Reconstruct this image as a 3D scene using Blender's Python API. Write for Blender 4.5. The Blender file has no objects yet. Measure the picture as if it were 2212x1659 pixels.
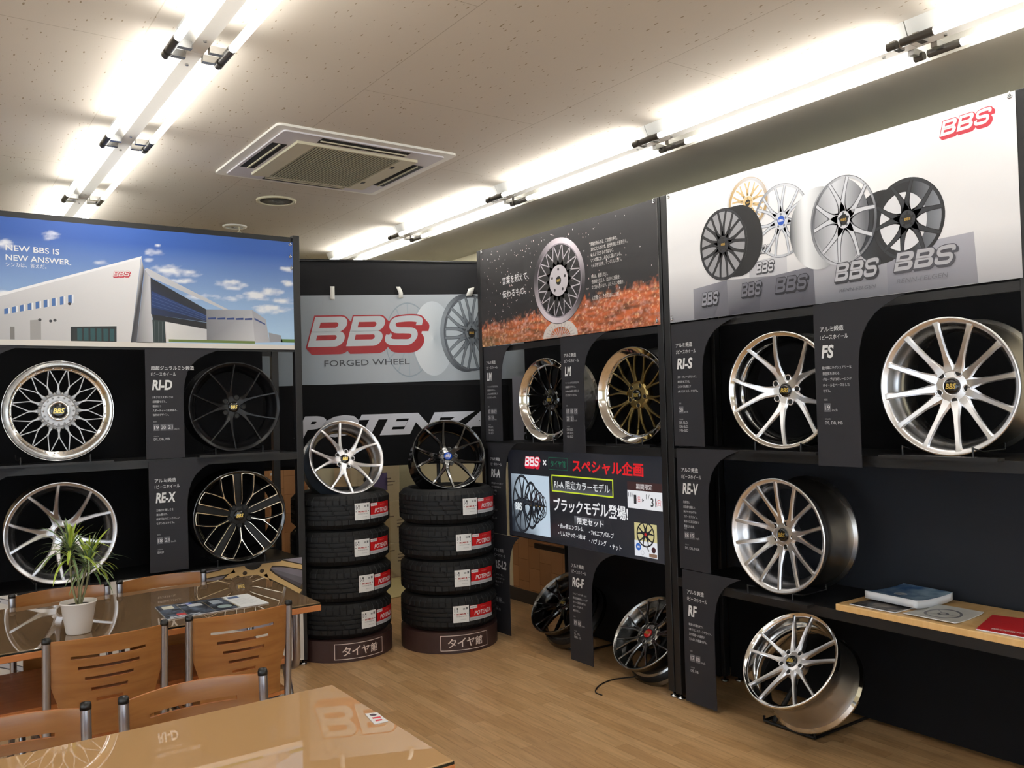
import bpy, math, random
from math import sin, cos, pi, radians as rad, hypot, atan2
from mathutils import Vector, Matrix
random.seed(7)
SC = bpy.context.scene
COL = SC.collection
# ---------------------------------------------------------------- camera
F, YAW, PITCH, ROLL = 1854.8, rad(35.08), rad(1.400), rad(-1.532)
fw = Vector((sin(YAW)*cos(PITCH), cos(YAW)*cos(PITCH), sin(PITCH)))
rt = Vector((cos(YAW), -sin(YAW), 0)); up = rt.cross(fw)
r2 = cos(ROLL)*rt + sin(ROLL)*up; u2 = -sin(ROLL)*rt + cos(ROLL)*up
cd = bpy.data.cameras.new('camera'); cam = bpy.data.objects.new('camera', cd); COL.objects.link(cam)
cd.sensor_width = 36; cd.sensor_fit = 'HORIZONTAL'; cd.lens = F/2212*36; cd.clip_start = .05
M = Matrix((( r2.x, u2.x, -fw.x, 0), (r2.y, u2.y, -fw.y, 0), (r2.z, u2.z, -fw.z, 1.55), (0, 0, 0, 1)))
cam.matrix_world = M
SC.camera = cam
# ---------------------------------------------------------------- world and exposure
W = bpy.data.worlds.new('world'); SC.world = W; W.use_nodes = True
W.node_tree.nodes['Background'].inputs[0].default_value = (.80, .90, 1, 1)
W.node_tree.nodes['Background'].inputs[1].default_value = 3.8
SC.view_settings.view_transform = 'Standard'; SC.view_settings.look = 'None'
SC.view_settings.gamma = 1; SC.view_settings.exposure = 0.06; SC.view_settings.use_curve_mapping = False
TUBE = 24.0
SC.cycles.sample_clamp_direct = 10; SC.cycles.sample_clamp_indirect = 4
SC.cycles.max_bounces = 5; SC.cycles.diffuse_bounces = 3; SC.cycles.glossy_bounces = 3; SC.cycles.transmission_bounces = 2; SC.cycles.transparent_max_bounces = 4
SC.cycles.caustics_reflective = False; SC.cycles.caustics_refractive = False; SC.cycles.use_adaptive_sampling = True; SC.cycles.adaptive_threshold = .09; SC.cycles.adaptive_min_samples = 10

# ---------------------------------------------------------------- materials
def C(r, g, b, a=1):
    f = lambda c: (c/255/12.92) if c/255 <= .04045 else ((c/255+.055)/1.055)**2.4
    return (f(r), f(g), f(b), a)
MATS = {}
def mat(name, col=(.5, .5, .5, 1), rough=.5, metal=0, coat=0, ior=1.5, emit=None, es=0, spec=.5, coat_rough=.03):
    if name in MATS: return MATS[name]
    m = bpy.data.materials.new(name); m.use_nodes = True
    b = m.node_tree.nodes['Principled BSDF']
    b.inputs['Base Color'].default_value = col; b.inputs['Roughness'].default_value = rough
    b.inputs['Metallic'].default_value = metal; b.inputs['Coat Weight'].default_value = coat
    b.inputs['Coat Roughness'].default_value = coat_rough
    b.inputs['IOR'].default_value = ior; b.inputs['Specular IOR Level'].default_value = spec
    if emit: b.inputs['Emission Color'].default_value = emit; b.inputs['Emission Strength'].default_value = es
    MATS[name] = m; return m
def N(m, t, **kw):
    n = m.node_tree.nodes.new(t)
    for k, v in kw.items():
        if k in n.inputs: n.inputs[k].default_value = v
        else: setattr(n, k, v)
    return n
def LK(m, a, b): m.node_tree.links.new(a, b)
def bsdf(m): return m.node_tree.nodes['Principled BSDF']
def texco(m, scale=(1, 1, 1), rot=(0, 0, 0), loc=(0, 0, 0)):
    t = N(m, 'ShaderNodeTexCoord'); p = N(m, 'ShaderNodeMapping')
    p.inputs['Scale'].default_value = scale; p.inputs['Rotation'].default_value = rot; p.inputs['Location'].default_value = loc
    LK(m, t.outputs['Object'], p.inputs['Vector']); return p.outputs['Vector']
def ramp(m, fac, stops):
    r = N(m, 'ShaderNodeValToRGB'); e = r.color_ramp.elements
    while len(e) < len(stops): e.new(.5)
    for i, (p, c) in enumerate(stops): e[i].position = p; e[i].color = c
    LK(m, fac, r.inputs['Fac']); return r.outputs['Color']
def mix(m, a, b, fac, mode='MIX'):
    n = N(m, 'ShaderNodeMix'); n.data_type = 'RGBA'; n.blend_type = mode
    for s, v in (('A', a), ('B', b)):
        i = [x for x in n.inputs if x.name == s and x.type == 'RGBA'][0]
        if isinstance(v, tuple): i.default_value = v
        else: LK(m, v, i)
    i = n.inputs[0]
    if isinstance(fac, (int, float)): i.default_value = fac
    else: LK(m, fac, i)
    return [o for o in n.outputs if o.type == 'RGBA'][0]
def bump(m, h, strength=.2, dist=.002):
    b = N(m, 'ShaderNodeBump'); b.inputs['Strength'].default_value = strength; b.inputs['Distance'].default_value = dist
    LK(m, h, b.inputs['Height']); LK(m, b.outputs[0], bsdf(m).inputs['Normal'])

def floor_mat():
    m = mat('oak_floor', rough=.32, spec=.5)
    v = texco(m, rot=(0, 0, pi/2))
    br = N(m, 'ShaderNodeTexBrick', offset=.37, offset_frequency=2)
    for k, x in (('Scale', 1.0), ('Mortar Size', .0008), ('Mortar Smooth', .2), ('Brick Width', .40), ('Row Height', .068), ('Bias', 0.0)):
        br.inputs[k].default_value = x
    br.inputs['Color1'].default_value = C(188, 149, 104); br.inputs['Color2'].default_value = C(208, 171, 126); br.inputs['Mortar'].default_value = C(140, 104, 66)
    LK(m, v, br.inputs['Vector'])
    n = N(m, 'ShaderNodeTexNoise', Scale=7.0, Detail=6.0); LK(m, texco(m, scale=(9, .9, 1)), n.inputs['Vector'])
    g = ramp(m, n.outputs['Fac'], [(.3, (.80, .77, .72, 1)), (.7, (1.08, 1.05, 1.03, 1))])
    c = mix(m, br.outputs['Color'], g, 1.0, 'MULTIPLY')
    n2 = N(m, 'ShaderNodeTexNoise', Scale=1.2, Detail=2.0); LK(m, texco(m), n2.inputs['Vector'])
    c2 = mix(m, c, ramp(m, n2.outputs['Fac'], [(.35, (.93, .92, .9, 1)), (.65, (1.03, 1.03, 1.03, 1))]), 1.0, 'MULTIPLY')
    LK(m, c2, bsdf(m).inputs['Base Color'])
    return m
def wood(name, c1, c2, rough=.35, scale=(30, 3, 3), coat=.25):
    m = mat(name, rough=rough, coat=coat, coat_rough=.12)
    n = N(m, 'ShaderNodeTexNoise', Scale=1.6, Detail=5.0, Distortion=.4); LK(m, texco(m, scale=scale), n.inputs['Vector'])
    LK(m, ramp(m, n.outputs['Fac'], [(.3, c1), (.7, c2)]), bsdf(m).inputs['Base Color']); return m
def ceiling_mat():
    m = mat('fissured_ceiling_board', rough=.9, spec=.1)
    base = C(210, 203, 192)
    v1 = N(m, 'ShaderNodeTexVoronoi', Scale=56.0, Randomness=1.0); LK(m, texco(m, scale=(1, .30, 1), rot=(0, 0, .06)), v1.inputs['Vector'])
    n1 = N(m, 'ShaderNodeTexNoise', Scale=30.0, Detail=2.0); LK(m, texco(m, scale=(1, .6, 1)), n1.inputs['Vector'])
    a = N(m, 'ShaderNodeMath', operation='MULTIPLY_ADD'); LK(m, n1.outputs['Fac'], a.inputs[0]); a.inputs[1].default_value = -.55; LK(m, v1.outputs['Distance'], a.inputs[2])
    ad = N(m, 'ShaderNodeMath', operation='ADD'); LK(m, a.outputs[0], ad.inputs[0]); ad.inputs[1].default_value = .30
    spots = ramp(m, ad.outputs[0], [(.10, C(160, 146, 124)), (.16, base)])
    br = N(m, 'ShaderNodeTexBrick', offset=.5, offset_frequency=2)
    for k, x in (('Scale', 1.0), ('Mortar Size', .0022), ('Mortar Smooth', .3), ('Brick Width', 1.82), ('Row Height', .91)): br.inputs[k].default_value = x
    br.inputs['Color1'].default_value = (1, 1, 1, 1); br.inputs['Color2'].default_value = (.985, .985, .985, 1); br.inputs['Mortar'].default_value = (.72, .70, .66, 1)
    LK(m, texco(m, rot=(0, 0, pi/2), loc=(.63, .20, 0)), br.inputs['Vector'])
    LK(m, mix(m, spots, br.outputs['Color'], 1.0, 'MULTIPLY'), bsdf(m).inputs['Base Color'])
    return m
def block_mat():
    m = mat('wood_block_dado', rough=.7)
    br = N(m, 'ShaderNodeTexBrick', offset=.35, offset_frequency=2)
    for k, x in (('Scale', 1.0), ('Mortar Size', .0015), ('Brick Width', .17), ('Row Height', .14), ('Bias', 0.0)): br.inputs[k].default_value = x
    br.inputs['Color1'].default_value = C(158, 110, 70); br.inputs['Color2'].default_value = C(184, 136, 92); br.inputs['Mortar'].default_value = C(120, 78, 44)
    t = N(m, 'ShaderNodeTexCoord'); s = N(m, 'ShaderNodeSeparateXYZ'); LK(m, t.outputs['Object'], s.inputs[0])
    ad = N(m, 'ShaderNodeMath', operation='ADD'); LK(m, s.outputs[0], ad.inputs[0]); LK(m, s.outputs[1], ad.inputs[1])
    cb = N(m, 'ShaderNodeCombineXYZ'); LK(m, ad.outputs[0], cb.inputs[1]); LK(m, s.outputs[2], cb.inputs[0])
    LK(m, cb.outputs[0], br.inputs['Vector']); LK(m, br.outputs['Color'], bsdf(m).inputs['Base Color']); return m
def print_mat(name, rough, coat=0, emis=0, wr=0):
    m = mat(name, rough=rough, coat=coat, coat_rough=.15)
    a = N(m, 'ShaderNodeVertexColor', layer_name='Col'); LK(m, a.outputs[0], bsdf(m).inputs['Base Color'])
    if emis:
        LK(m, a.outputs[0], bsdf(m).inputs['Emission Color']); bsdf(m).inputs['Emission Strength'].default_value = emis
        bsdf(m).inputs['Base Color'].default_value = (.02, .02, .02, 1); m.node_tree.links.remove(bsdf(m).inputs['Base Color'].links[0])
    if wr:
        n = N(m, 'ShaderNodeTexNoise', Scale=1.0, Detail=1.5, Distortion=.6); LK(m, texco(m, scale=(2.6, 1.5, 1), rot=(0, 0, .7)), n.inputs['Vector'])
        bump(m, n.outputs['Fac'], wr, .05)
    return m
M_CEIL = ceiling_mat(); M_FLOOR = floor_mat(); M_BLOCK = block_mat()
M_WALL = mat('cream_wallpaper', C(226, 219, 190), .85)
M_GREY = mat('grey_wallpaper', C(196, 194, 186), .85)
M_BASE = mat('dark_baseboard', C(52, 47, 44), .6)
M_RACK = mat('black_powder_coat', C(20, 20, 22), .45)
M_PANEL = mat('black_cloth', C(11, 11, 14), .8, spec=.2)
M_NAVY = mat('dark_slate_panel', C(30, 33, 40), .6, spec=.3)
M_CHARC = mat('charcoal_board', C(42, 42, 47), .65, spec=.35)
M_SILVER = mat('satin_silver', (.70, .70, .72, 1), .32, 1)
M_BRUSH = mat('brushed_silver', (.80, .80, .82, 1), .30, 1)
M_PAINTS = mat('painted_silver', (.56, .56, .57, 1), .42, .55)
M_WARMB = mat('barrel_silver', (.40, .38, .36, 1), .36, 1)
M_CHROME = mat('polished_lip', (.80, .79, .77, 1), .09, 1)
M_BLACKG = mat('gloss_black', C(14, 14, 15), .12, 0, coat=1)
M_BLACKS = mat('satin_black', C(10, 10, 11), .42, spec=.35)
M_BLACKM = mat('matte_black', C(22, 22, 24), .35, .3)
M_DCHR = mat('dark_chrome', (.12, .115, .11, 1), .20, 1)
M_GUN = mat('gunmetal_chrome', (.30, .295, .285, 1), .22, 1)
M_GOLD = mat('satin_gold', (.34, .25, .10, 1), .34, 1)
M_CHAMP = mat('machined_face', (.78, .70, .56, 1), .2, 1)
M_CAPB = mat('cap_black', C(12, 12, 12), .2, coat=.5)
M_CAPBL = mat('cap_blue', C(20, 70, 170), .25, coat=.5)
M_CAPR = mat('cap_red', C(170, 20, 20), .25, coat=.5)
M_EMB = mat('emblem_gold', (.72, .52, .14, 1), .3, .8)
M_EMW = mat('emblem_white', C(225, 225, 225), .4)
M_HOLE = mat('bore_black', C(8, 8, 8), .6)
M_RUB = mat('tyre_rubber', C(17, 17, 18), .62, spec=.4)
M_WOOD = wood('beech_ply', C(138, 88, 42), C(160, 108, 58), .3, (3, 3, 25), .4)
M_WOODE = wood('beech_edge', C(176, 104, 52), C(194, 122, 66), .4, (3, 20, 30), .1)
M_GLA = mat('brown_backed_glass', C(122, 98, 72), .0, ior=1.8, spec=.5)
M_GLB = mat('tan_backed_glass', C(204, 162, 114), .0, ior=2.4, spec=.5)
M_GEDGE = mat('glass_edge', C(24, 30, 26), .1)
M_STEEL = mat('grey_tube', (.36, .35, .37, 1), .3, .9)
M_CAP = mat('black_plastic', C(20, 20, 20), .4)
M_WHITE = mat('white_plastic', C(232, 230, 222), .45)
M_OFFW = mat('cream_plastic', C(205, 198, 172), .5)
M_FIX = mat('fixture_white', C(235, 235, 230), .5)
M_TUBE = mat('lit_tube', (1, 1, 1, 1), .5, emit=(1, .975, .92, 1), es=TUBE)
M_TCAP = mat('tube_socket', C(70, 66, 60), .35, .3)
M_ALU = mat('socket_metal', (.5, .5, .5, 1), .2, 1)
M_VENT = mat('vent_dark', C(26, 26, 24), .7)
M_PRINT = print_mat('printed_vinyl', .5, wr=.3); M_PAPER = print_mat('printed_paper', .45, .1)
M_SIGN = print_mat('printed_board', .6); M_SCREEN = print_mat('lit_display', .2, emis=.85)
M_LABEL = print_mat('printed_label', .4)
M_BROWN = mat('brown_base_board', C(62, 40, 36), .5)
M_CARD = mat('cream_carton', C(206, 192, 164), .8)
M_TAPE = mat('paper_tape', C(235, 235, 228), .6)
M_POT = mat('white_ceramic', C(232, 222, 212), .4)
M_SOIL = mat('dark_soil', C(26, 22, 18), .95)
M_STEM = mat('plant_stem', C(124, 120, 84), .7)
M_COUNT = wood('maple_counter', C(214, 170, 108), C(228, 188, 130), .35, (3, 20, 3), .2)
M_PAGES = mat('page_edges', C(225, 225, 228), .6)

# ---------------------------------------------------------------- mesh helpers
class MB:
    def __init__(s): s.v = []; s.f = []; s.m = []; s.sm = []
    def add(s, vs, fs, mi=0, smooth=False):
        o = len(s.v); s.v += [tuple(x) for x in vs]
        s.f += [tuple(i+o for i in f) for f in fs]; s.m += [mi]*len(fs); s.sm += [smooth]*len(fs); return s
    def box(s, x0, y0, z0, x1, y1, z1, mi=0):
        vs = [(x, y, z) for x in (x0, x1) for y in (y0, y1) for z in (z0, z1)]
        return s.add(vs, [(0, 1, 3, 2), (4, 6, 7, 5), (0, 4, 5, 1), (2, 3, 7, 6), (0, 2, 6, 4), (1, 5, 7, 3)], mi)
    def lathe(s, prof, n=96, mi=0, smooth=True, closed=True, rf=None, mis=None):
        k = len(prof); vs = []
        for i in range(n):
            a = 2*pi*i/n
            for j, (r, z) in enumerate(prof):
                if rf: r = rf(i, j, r)
                vs.append((r*cos(a), r*sin(a), z))
        o = len(s.v); s.v += vs
        for i in range(n):
            i2 = (i+1) % n
            for j in range(k if closed else k-1):
                j2 = (j+1) % k
                s.f.append((o+i*k+j, o+i2*k+j, o+i2*k+j2, o+i*k+j2)); s.m.append(mis[j] if mis else mi); s.sm.append(smooth)
        return s
    def disc(s, c, r, z, n=24, mi=0, r0=0):
        vs = [(c[0]+r*cos(2*pi*i/n), c[1]+r*sin(2*pi*i/n), z) for i in range(n)]
        return s.add(vs, [tuple(range(n))], mi)
    def tube(s, pts, r, n=10, mi=0, closed=False, caps=True, rs=None):
        P = [Vector(p) for p in pts]; k = len(P); rings = []; pu = None
        for i, p in enumerate(P):
            if closed: d = P[(i+1) % k]-P[i-1]
            else: d = P[min(i+1, k-1)]-P[max(i-1, 0)]
            d.normalize()
            if pu is None: a = Vector((0, 0, 1)) if abs(d.z) < .9 else Vector((1, 0, 0)); u = d.cross(a).normalized()
            else: u = (pu-d*pu.dot(d)).normalized()
            pu = u; w = d.cross(u); rr = rs[i] if rs else r
            rings.append([p+u*rr*cos(2*pi*j/n)+w*rr*sin(2*pi*j/n) for j in range(n)])
        vs = [q for g in rings for q in g]; fs = []
        for i in range(k if closed else k-1):
            i2 = (i+1) % k
            for j in range(n): j2 = (j+1) % n; fs.append((i*n+j, i*n+j2, i2*n+j2, i2*n+j))
        s.add(vs, fs, mi, True)
        if caps and not closed: s.add(rings[0], [tuple(range(n))][::-1], mi); s.add(rings[-1], [tuple(range(n))], mi)
        return s
    def sweep(s, pts, ws, d, mi=0):
        # machined spoke: pts = centre line on the front face
        P = [Vector(p) for p in pts]; k = len(P); vs = []
        for i, p in enumerate(P):
            t = P[min(i+1, k-1)]-P[max(i-1, 0)]; t.z = 0; t.normalize(); q = Vector((-t.y, t.x, 0)); w = ws[i]
            dd = d[i] if isinstance(d, list) else d
            for a, b in ((-.30, 0), (.30, 0), (.5, -.30*dd), (.34, -dd), (-.34, -dd), (-.5, -.30*dd)): vs.append(p+q*w*a+Vector((0, 0, b)))
        fs = []
        for i in range(k-1):
            for j in range(6): j2 = (j+1) % 6; fs.append((i*6+j, (i+1)*6+j, (i+1)*6+j2, i*6+j2))
        fs += [(0, 1, 2, 3, 4, 5), tuple((k-1)*6+j for j in (5, 4, 3, 2, 1, 0))]
        return s.add(vs, fs, mi)
    def prism(s, poly, z0, z1, mi=0, mis=None):
        n = len(poly); vs = [(x, y, z0) for x, y in poly]+[(x, y, z1) for x, y in poly]
        s.add(vs, [tuple(range(n))[::-1], tuple(range(n, 2*n))], mi)
        s.add(vs, [(i, (i+1) % n, n+(i+1) % n, n+i) for i in range(n)], mis if mis is not None else mi); return s
    def build(s, name, mats, parent=None, loc=(0, 0, 0), rot=(0, 0, 0), bevel=0, fix=True):
        me = bpy.data.meshes.new(name); me.from_pydata(s.v, [], s.f)
        for m in (mats if isinstance(mats, list) else [mats]): me.materials.append(m)
        me.polygons.foreach_set('material_index', s.m); me.polygons.foreach_set('use_smooth', s.sm)
        if fix:
            import bmesh
            bm = bmesh.new(); bm.from_mesh(me); bmesh.ops.recalc_face_normals(bm, faces=bm.faces); bm.to_mesh(me); bm.free()
        me.update()
        o = bpy.data.objects.new(name, me); COL.objects.link(o)
        if parent: o.parent = parent
        o.location = loc; o.rotation_euler = rot
        if bevel:
            b = o.modifiers.new('bevel', 'BEVEL'); b.width = bevel; b.segments = 2; b.limit_method = 'ANGLE'
        return o
def thing(name, label, cat, loc=(0, 0, 0), rot=(0, 0, 0), group=None):
    o = bpy.data.objects.new(name, None); COL.objects.link(o); o.location = loc; o.rotation_euler = rot
    o.empty_display_size = .05
    return tag(o, label, cat, group)
def tag(o, label, cat, group=None):
    o['label'] = label; o['category'] = cat
    if group: o['group'] = group
    return o
def struct(name, mb, m, **k):
    o = mb.build(name, m, **k); o['kind'] = 'structure'; return o
def dup(root, loc, rotz=None, label=None, group=None):
    r = root.copy(); COL.objects.link(r); r.location = loc
    if rotz is not None: r.rotation_euler = (0, 0, rotz)
    if label: r['label'] = label
    if group: r['group'] = group
    for ch in list(root.children):
        c = ch.copy(); COL.objects.link(c); c.parent = r
        for g in list(ch.children):
            d = g.copy(); COL.objects.link(d); d.parent = c
    return r
_TC = {}
def glyphs(body, bold=0, shear=0, spacing=1.0, res=3):
    key = (body, bold, shear, spacing, res)
    if key in _TC: return _TC[key]
    cu = bpy.data.curves.new('t', 'FONT'); cu.body = body; cu.size = 1; cu.offset = bold; cu.shear = shear
    cu.space_character = spacing; cu.resolution_u = res; cu.fill_mode = 'FRONT'; cu.dimensions = '2D'
    ob = bpy.data.objects.new('t', cu); COL.objects.link(ob)
    dg = bpy.context.evaluated_depsgraph_get(); me = ob.evaluated_get(dg).to_mesh()
    vs = [(v.co.x, v.co.y) for v in me.vertices]; fs = [tuple(p.vertices) for p in me.polygons]
    ob.evaluated_get(dg).to_mesh_clear(); bpy.data.objects.remove(ob); bpy.data.curves.remove(cu)
    x0 = min(v[0] for v in vs); x1 = max(v[0] for v in vs); y0 = min(v[1] for v in vs); y1 = max(v[1] for v in vs)
    _TC[key] = (vs, fs, x0, x1, y0, y1); return _TC[key]
LZ = .00007
class Art:
    """flat print in local metres (x right, y up, z towards the reader), colour per face corner"""
    def __init__(s): s.S = {}; s.cur = 'artwork'
    def sec(s, n): s.cur = n; return s
    def _g(s): return s.S.setdefault(s.cur, ([], [], []))
    def face(s, pts, cols, z=1):
        V, Fs, Cs = s._g(); o = len(V); V += [(p[0], p[1], z*LZ) for p in pts]; Fs.append(tuple(range(o, o+len(pts))))
        Cs.append([cols]*len(pts) if not isinstance(cols, list) else cols); return s
    def poly(s, pts, col, z=1): return s.face(pts, col, z)
    def rect(s, x0, y0, x1, y1, col, z=1, nx=1, ny=1):
        for i in range(nx):
            for j in range(ny):
                a, b = x0+(x1-x0)*i/nx, x0+(x1-x0)*(i+1)/nx; c, d = y0+(y1-y0)*j/ny, y0+(y1-y0)*(j+1)/ny
                s.face([(a, c), (b, c), (b, d), (a, d)], col, z)
        return s
    def grid(s, x0, y0, x1, y1, nx, ny, fn, z=0):
        V, Fs, Cs = s._g(); o = len(V)
        for j in range(ny+1):
            for i in range(nx+1): V.append((x0+(x1-x0)*i/nx, y0+(y1-y0)*j/ny, z*LZ))
        cc = [fn(i/nx, j/ny) for j in range(ny+1) for i in range(nx+1)]
        for j in range(ny):
            for i in range(nx):
                q = (j*(nx+1)+i, j*(nx+1)+i+1, (j+1)*(nx+1)+i+1, (j+1)*(nx+1)+i)
                Fs.append(tuple(o+a for a in q)); Cs.append([cc[a] for a in q])
        return s
    def text(s, body, x, y, h=None, w=None, col=(1, 1, 1, 1), z=3, bold=0, shear=0, fs=None, sx=1, anchor='l', rot=0, slope=0, spacing=1.0, res=3):
        if not body: return s
        vs, fc, x0, x1, y0, y1 = glyphs(body, bold, shear, spacing, res)
        if fs: ky = fs; kx = fs*sx; yb = 0
        else: ky = h/(y1-y0); kx = w/(x1-x0) if w else ky*sx; yb = y0
        W_ = (x1-x0)*kx; ox = {'l': 0, 'c': -W_/2, 'r': -W_}[anchor]
        V, Fs, Cs = s._g(); o = len(V)
        for a, b in vs:
            px = (a-x0)*kx+ox; py = (b-yb)*ky+slope*px
            if rot: px, py = px*cos(rot)-py*sin(rot), px*sin(rot)+py*cos(rot)
            V.append((x+px, y+py, z*LZ))
        for f in fc: Fs.append(tuple(o+i for i in f)); Cs.append([col]*len(f))
        return s
    def ring(s, c, r0, r1, col, z=1, n=56, A=None, cf=None, a0=0, a1=2*pi):
        mp = A or (lambda p: (c[0]+p[0], c[1]+p[1]))
        for i in range(n):
            t0 = a0+(a1-a0)*i/n; t1 = a0+(a1-a0)*(i+1)/n
            q = [mp((r*cos(t), r*sin(t))) for r, t in ((r0, t0), (r1, t0), (r1, t1), (r0, t1))]
            if r0 == 0: q = q[1:3]+[mp((0, 0))]
            k = [cf(t0), cf(t0), cf(t1), cf(t1)][:len(q)] if cf else col
            s.face(q, k, z)
        return s
    def oval(s, cx, cy, rx, ry, fn, z, n=40):
        for i in range(n):
            a, b = -cos(pi*i/n), -cos(pi*(i+1)/n); ha, hb = (max(0, 1-a*a))**.5, (max(0, 1-b*b))**.5; ca, cb = fn((a+1)/2), fn((b+1)/2)
            s.face([(cx+a*rx, cy-ha*ry), (cx+b*rx, cy-hb*ry), (cx+b*rx, cy+hb*ry), (cx+a*rx, cy+ha*ry)], [ca, cb, cb, ca], z)
        return s
    def stroke(s, pts, w, col, z=2, A=None):
        mp = A or (lambda p: p); k = len(pts); L = []; R = []
        for i, p in enumerate(pts):
            a = pts[max(0, i-1)]; b = pts[min(k-1, i+1)]; dx, dy = b[0]-a[0], b[1]-a[1]; l = hypot(dx, dy) or 1
            ww = (w[i] if isinstance(w, list) else w)/2
            L.append(mp((p[0]-dy/l*ww, p[1]+dx/l*ww))); R.append(mp((p[0]+dy/l*ww, p[1]-dx/l*ww)))
        for i in range(k-1): s.face([R[i], R[i+1], L[i+1], L[i]], col, z)
        return s
    def logo(s, x, y, w, h, white=(1, 1, 1, 1), red=C(200, 32, 44), z=3, slope=0, dx=.19, dy=-.21, out=.045, n=7):
        kx = w/3.72
        def A_(ox, oy): return lambda p: (x+(p[0]+.286*p[1])*kx+ox, y+p[1]*h+oy+slope*(p[0]*kx))
        def half(x0, y0, x1, y1, r, m=6):
            P = [(x0, y0)]; r = min(r, (y1-y0)/2)
            P += [(x1-r+r*sin(pi/2*i/m), y0+r-r*cos(pi/2*i/m)) for i in range(m+1)]+[(x1-r+r*cos(pi/2*i/m), y1-r+r*sin(pi/2*i/m)) for i in range(m+1)]
            return P+[(x0, y1)]
        Sp = smooth_path([(1.02, .67), (1.0, .84), (.80, .895), (.48, .895), (.17, .84), (.13, .66), (.28, .52), (.60, .50), (.86, .47), (.965, .30), (.84, .115), (.52, .10), (.22, .12), (.09, .22), (.09, .36)], 5)
        e = out; q_ = [0]
        def zz(): q_[0] += 1; return z+.02*q_[0]
        for i in range(n, -1, -1):
            t = i/n; m = A_(dx*h*t*.9, dy*h*t)
            for bx in (0, 1.255):
                for y0, y1, x1, r in ((.46-e, 1+e, 1.10+e, .30), (-e, .55+e, 1.14+e, .30)): s.poly([m((bx+p[0], p[1])) for p in half(-e, y0, x1, y1, r)], red, zz())
            s.poly([m((2.5+p[0], p[1])) for p in half(.18, .08, .95, .92, .2)], red, zz())
            s.stroke([(2.5+p[0], p[1]) for p in Sp], .21+2*e, red, zz(), m)
        z = z+1
        m = A_(0, 0)
        for bx in (0, 1.255):
            for o, q in (((0, .49, 1.10, 1, .27), (.22, .63, .82, .81, .09)), ((0, 0, 1.14, .51, .27), (.22, .215, .87, .385, .085))):
                O = [m((bx+a[0], a[1])) for a in half(*o)]; I = [m((bx+a[0], a[1])) for a in half(*q)]; k = len(O)
                for i in range(k): s.face([O[i], O[(i+1) % k], I[(i+1) % k], I[i]], white, z+1)
        s.stroke([(2.5+p[0], p[1]) for p in Sp], .205, white, z+1, m)
        return s
    def wheel(s, c, R, n, arms, col, dark, rim, ex=(1, 0), ey=(0, 1), z=4, hub=.24, rw=.09, cap=C(20, 20, 20), capc=C(190, 150, 60), back=None, rot=0, lip=None, rin=.95, capr=.13):
        A = lambda p: (c[0]+p[0]*ex[0]+p[1]*ey[0], c[1]+p[0]*ex[1]+p[1]*ey[1])
        if back: s.ring(c, 0, R*.97, back, z, A=A)
        hl = lambda t: tuple(rim[i]+(dark[i]-rim[i])*(.5+.5*cos(2*t+.8)) for i in range(3))+(1,)
        s.ring(c, R*(1-rw), R, rim, z+1, A=A, cf=hl)
        s.ring(c, R*.985, R, dark, z+2, A=A)
        if lip: s.ring(c, R*(1-rw-.03), R*(1-rw), lip, z+2, A=A)
        for k in range(n):
            for arm in arms:
                pts = smooth_path([(r*R*cos(rad(90+rot+360*k/n+d)), r*R*sin(rad(90+rot+360*k/n+d)), w*R/.26) for r, d, w in arm])
                s.stroke([(p[0], p[1]) for p in pts], [p[2]*1.5 for p in pts], dark, z+2, A)
                s.stroke([(p[0], p[1]) for p in pts], [p[2] for p in pts], col, z+3, A)
        s.ring(c, 0, R*hub, col, z+4, A=A, n=30)
        for k in range(5): 
            q = (R*hub*.72*cos(rad(90+72*k)), R*hub*.72*sin(rad(90+72*k)))
            s.ring(c, 0, R*.035, dark, z+5, n=10, A=lambda p: A((p[0]+q[0], p[1]+q[1])))
        s.ring(c, 0, R*capr, cap, z+5, A=A, n=24)
        tw = R*capr*1.3*hypot(*ex); s.text('BBS', c[0], c[1]-R*.03, R*.065, tw, capc, z+6, bold=.02, anchor='c')
        return s
    def build(s, parent, m=None, lift=0, warp=None):
        out = []
        for k, (V, Fs, Cs) in s.S.items():
            V = [(a, b, c+lift) for a, b, c in V]; vs = [warp(*v) for v in V] if warp else V
            k = k.split('#')[0]; me = bpy.data.meshes.new(k); me.from_pydata(vs, [], Fs); me.materials.append(m or M_PRINT)
            ca = me.color_attributes.new('Col', 'FLOAT_COLOR', 'CORNER'); flat = [x for cs in Cs for c in cs for x in c]
            ca.data.foreach_set('color', flat); me.update()
            o = bpy.data.objects.new(k, me); COL.objects.link(o); o.parent = parent; out.append(o)
        return out
def smooth_path(P, sub=5):
    out = []; n = len(P)
    for i in range(n-1):
        a, b, c, d = P[max(i-1, 0)], P[i], P[i+1], P[min(i+2, n-1)]
        for j in range(sub):
            t = j/sub
            out.append(tuple(.5*((2*b[k])+(-a[k]+c[k])*t+(2*a[k]-5*b[k]+4*c[k]-d[k])*t*t+(-a[k]+3*b[k]-3*c[k]+d[k])*t**3) for k in range(len(b))))
    out.append(tuple(P[-1])); return out
def face_rot(psi, tilt=0): return (rad(90-tilt), 0, rad(psi))     # local x right, y up, z to the reader
W_ = C(236, 236, 236)
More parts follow.
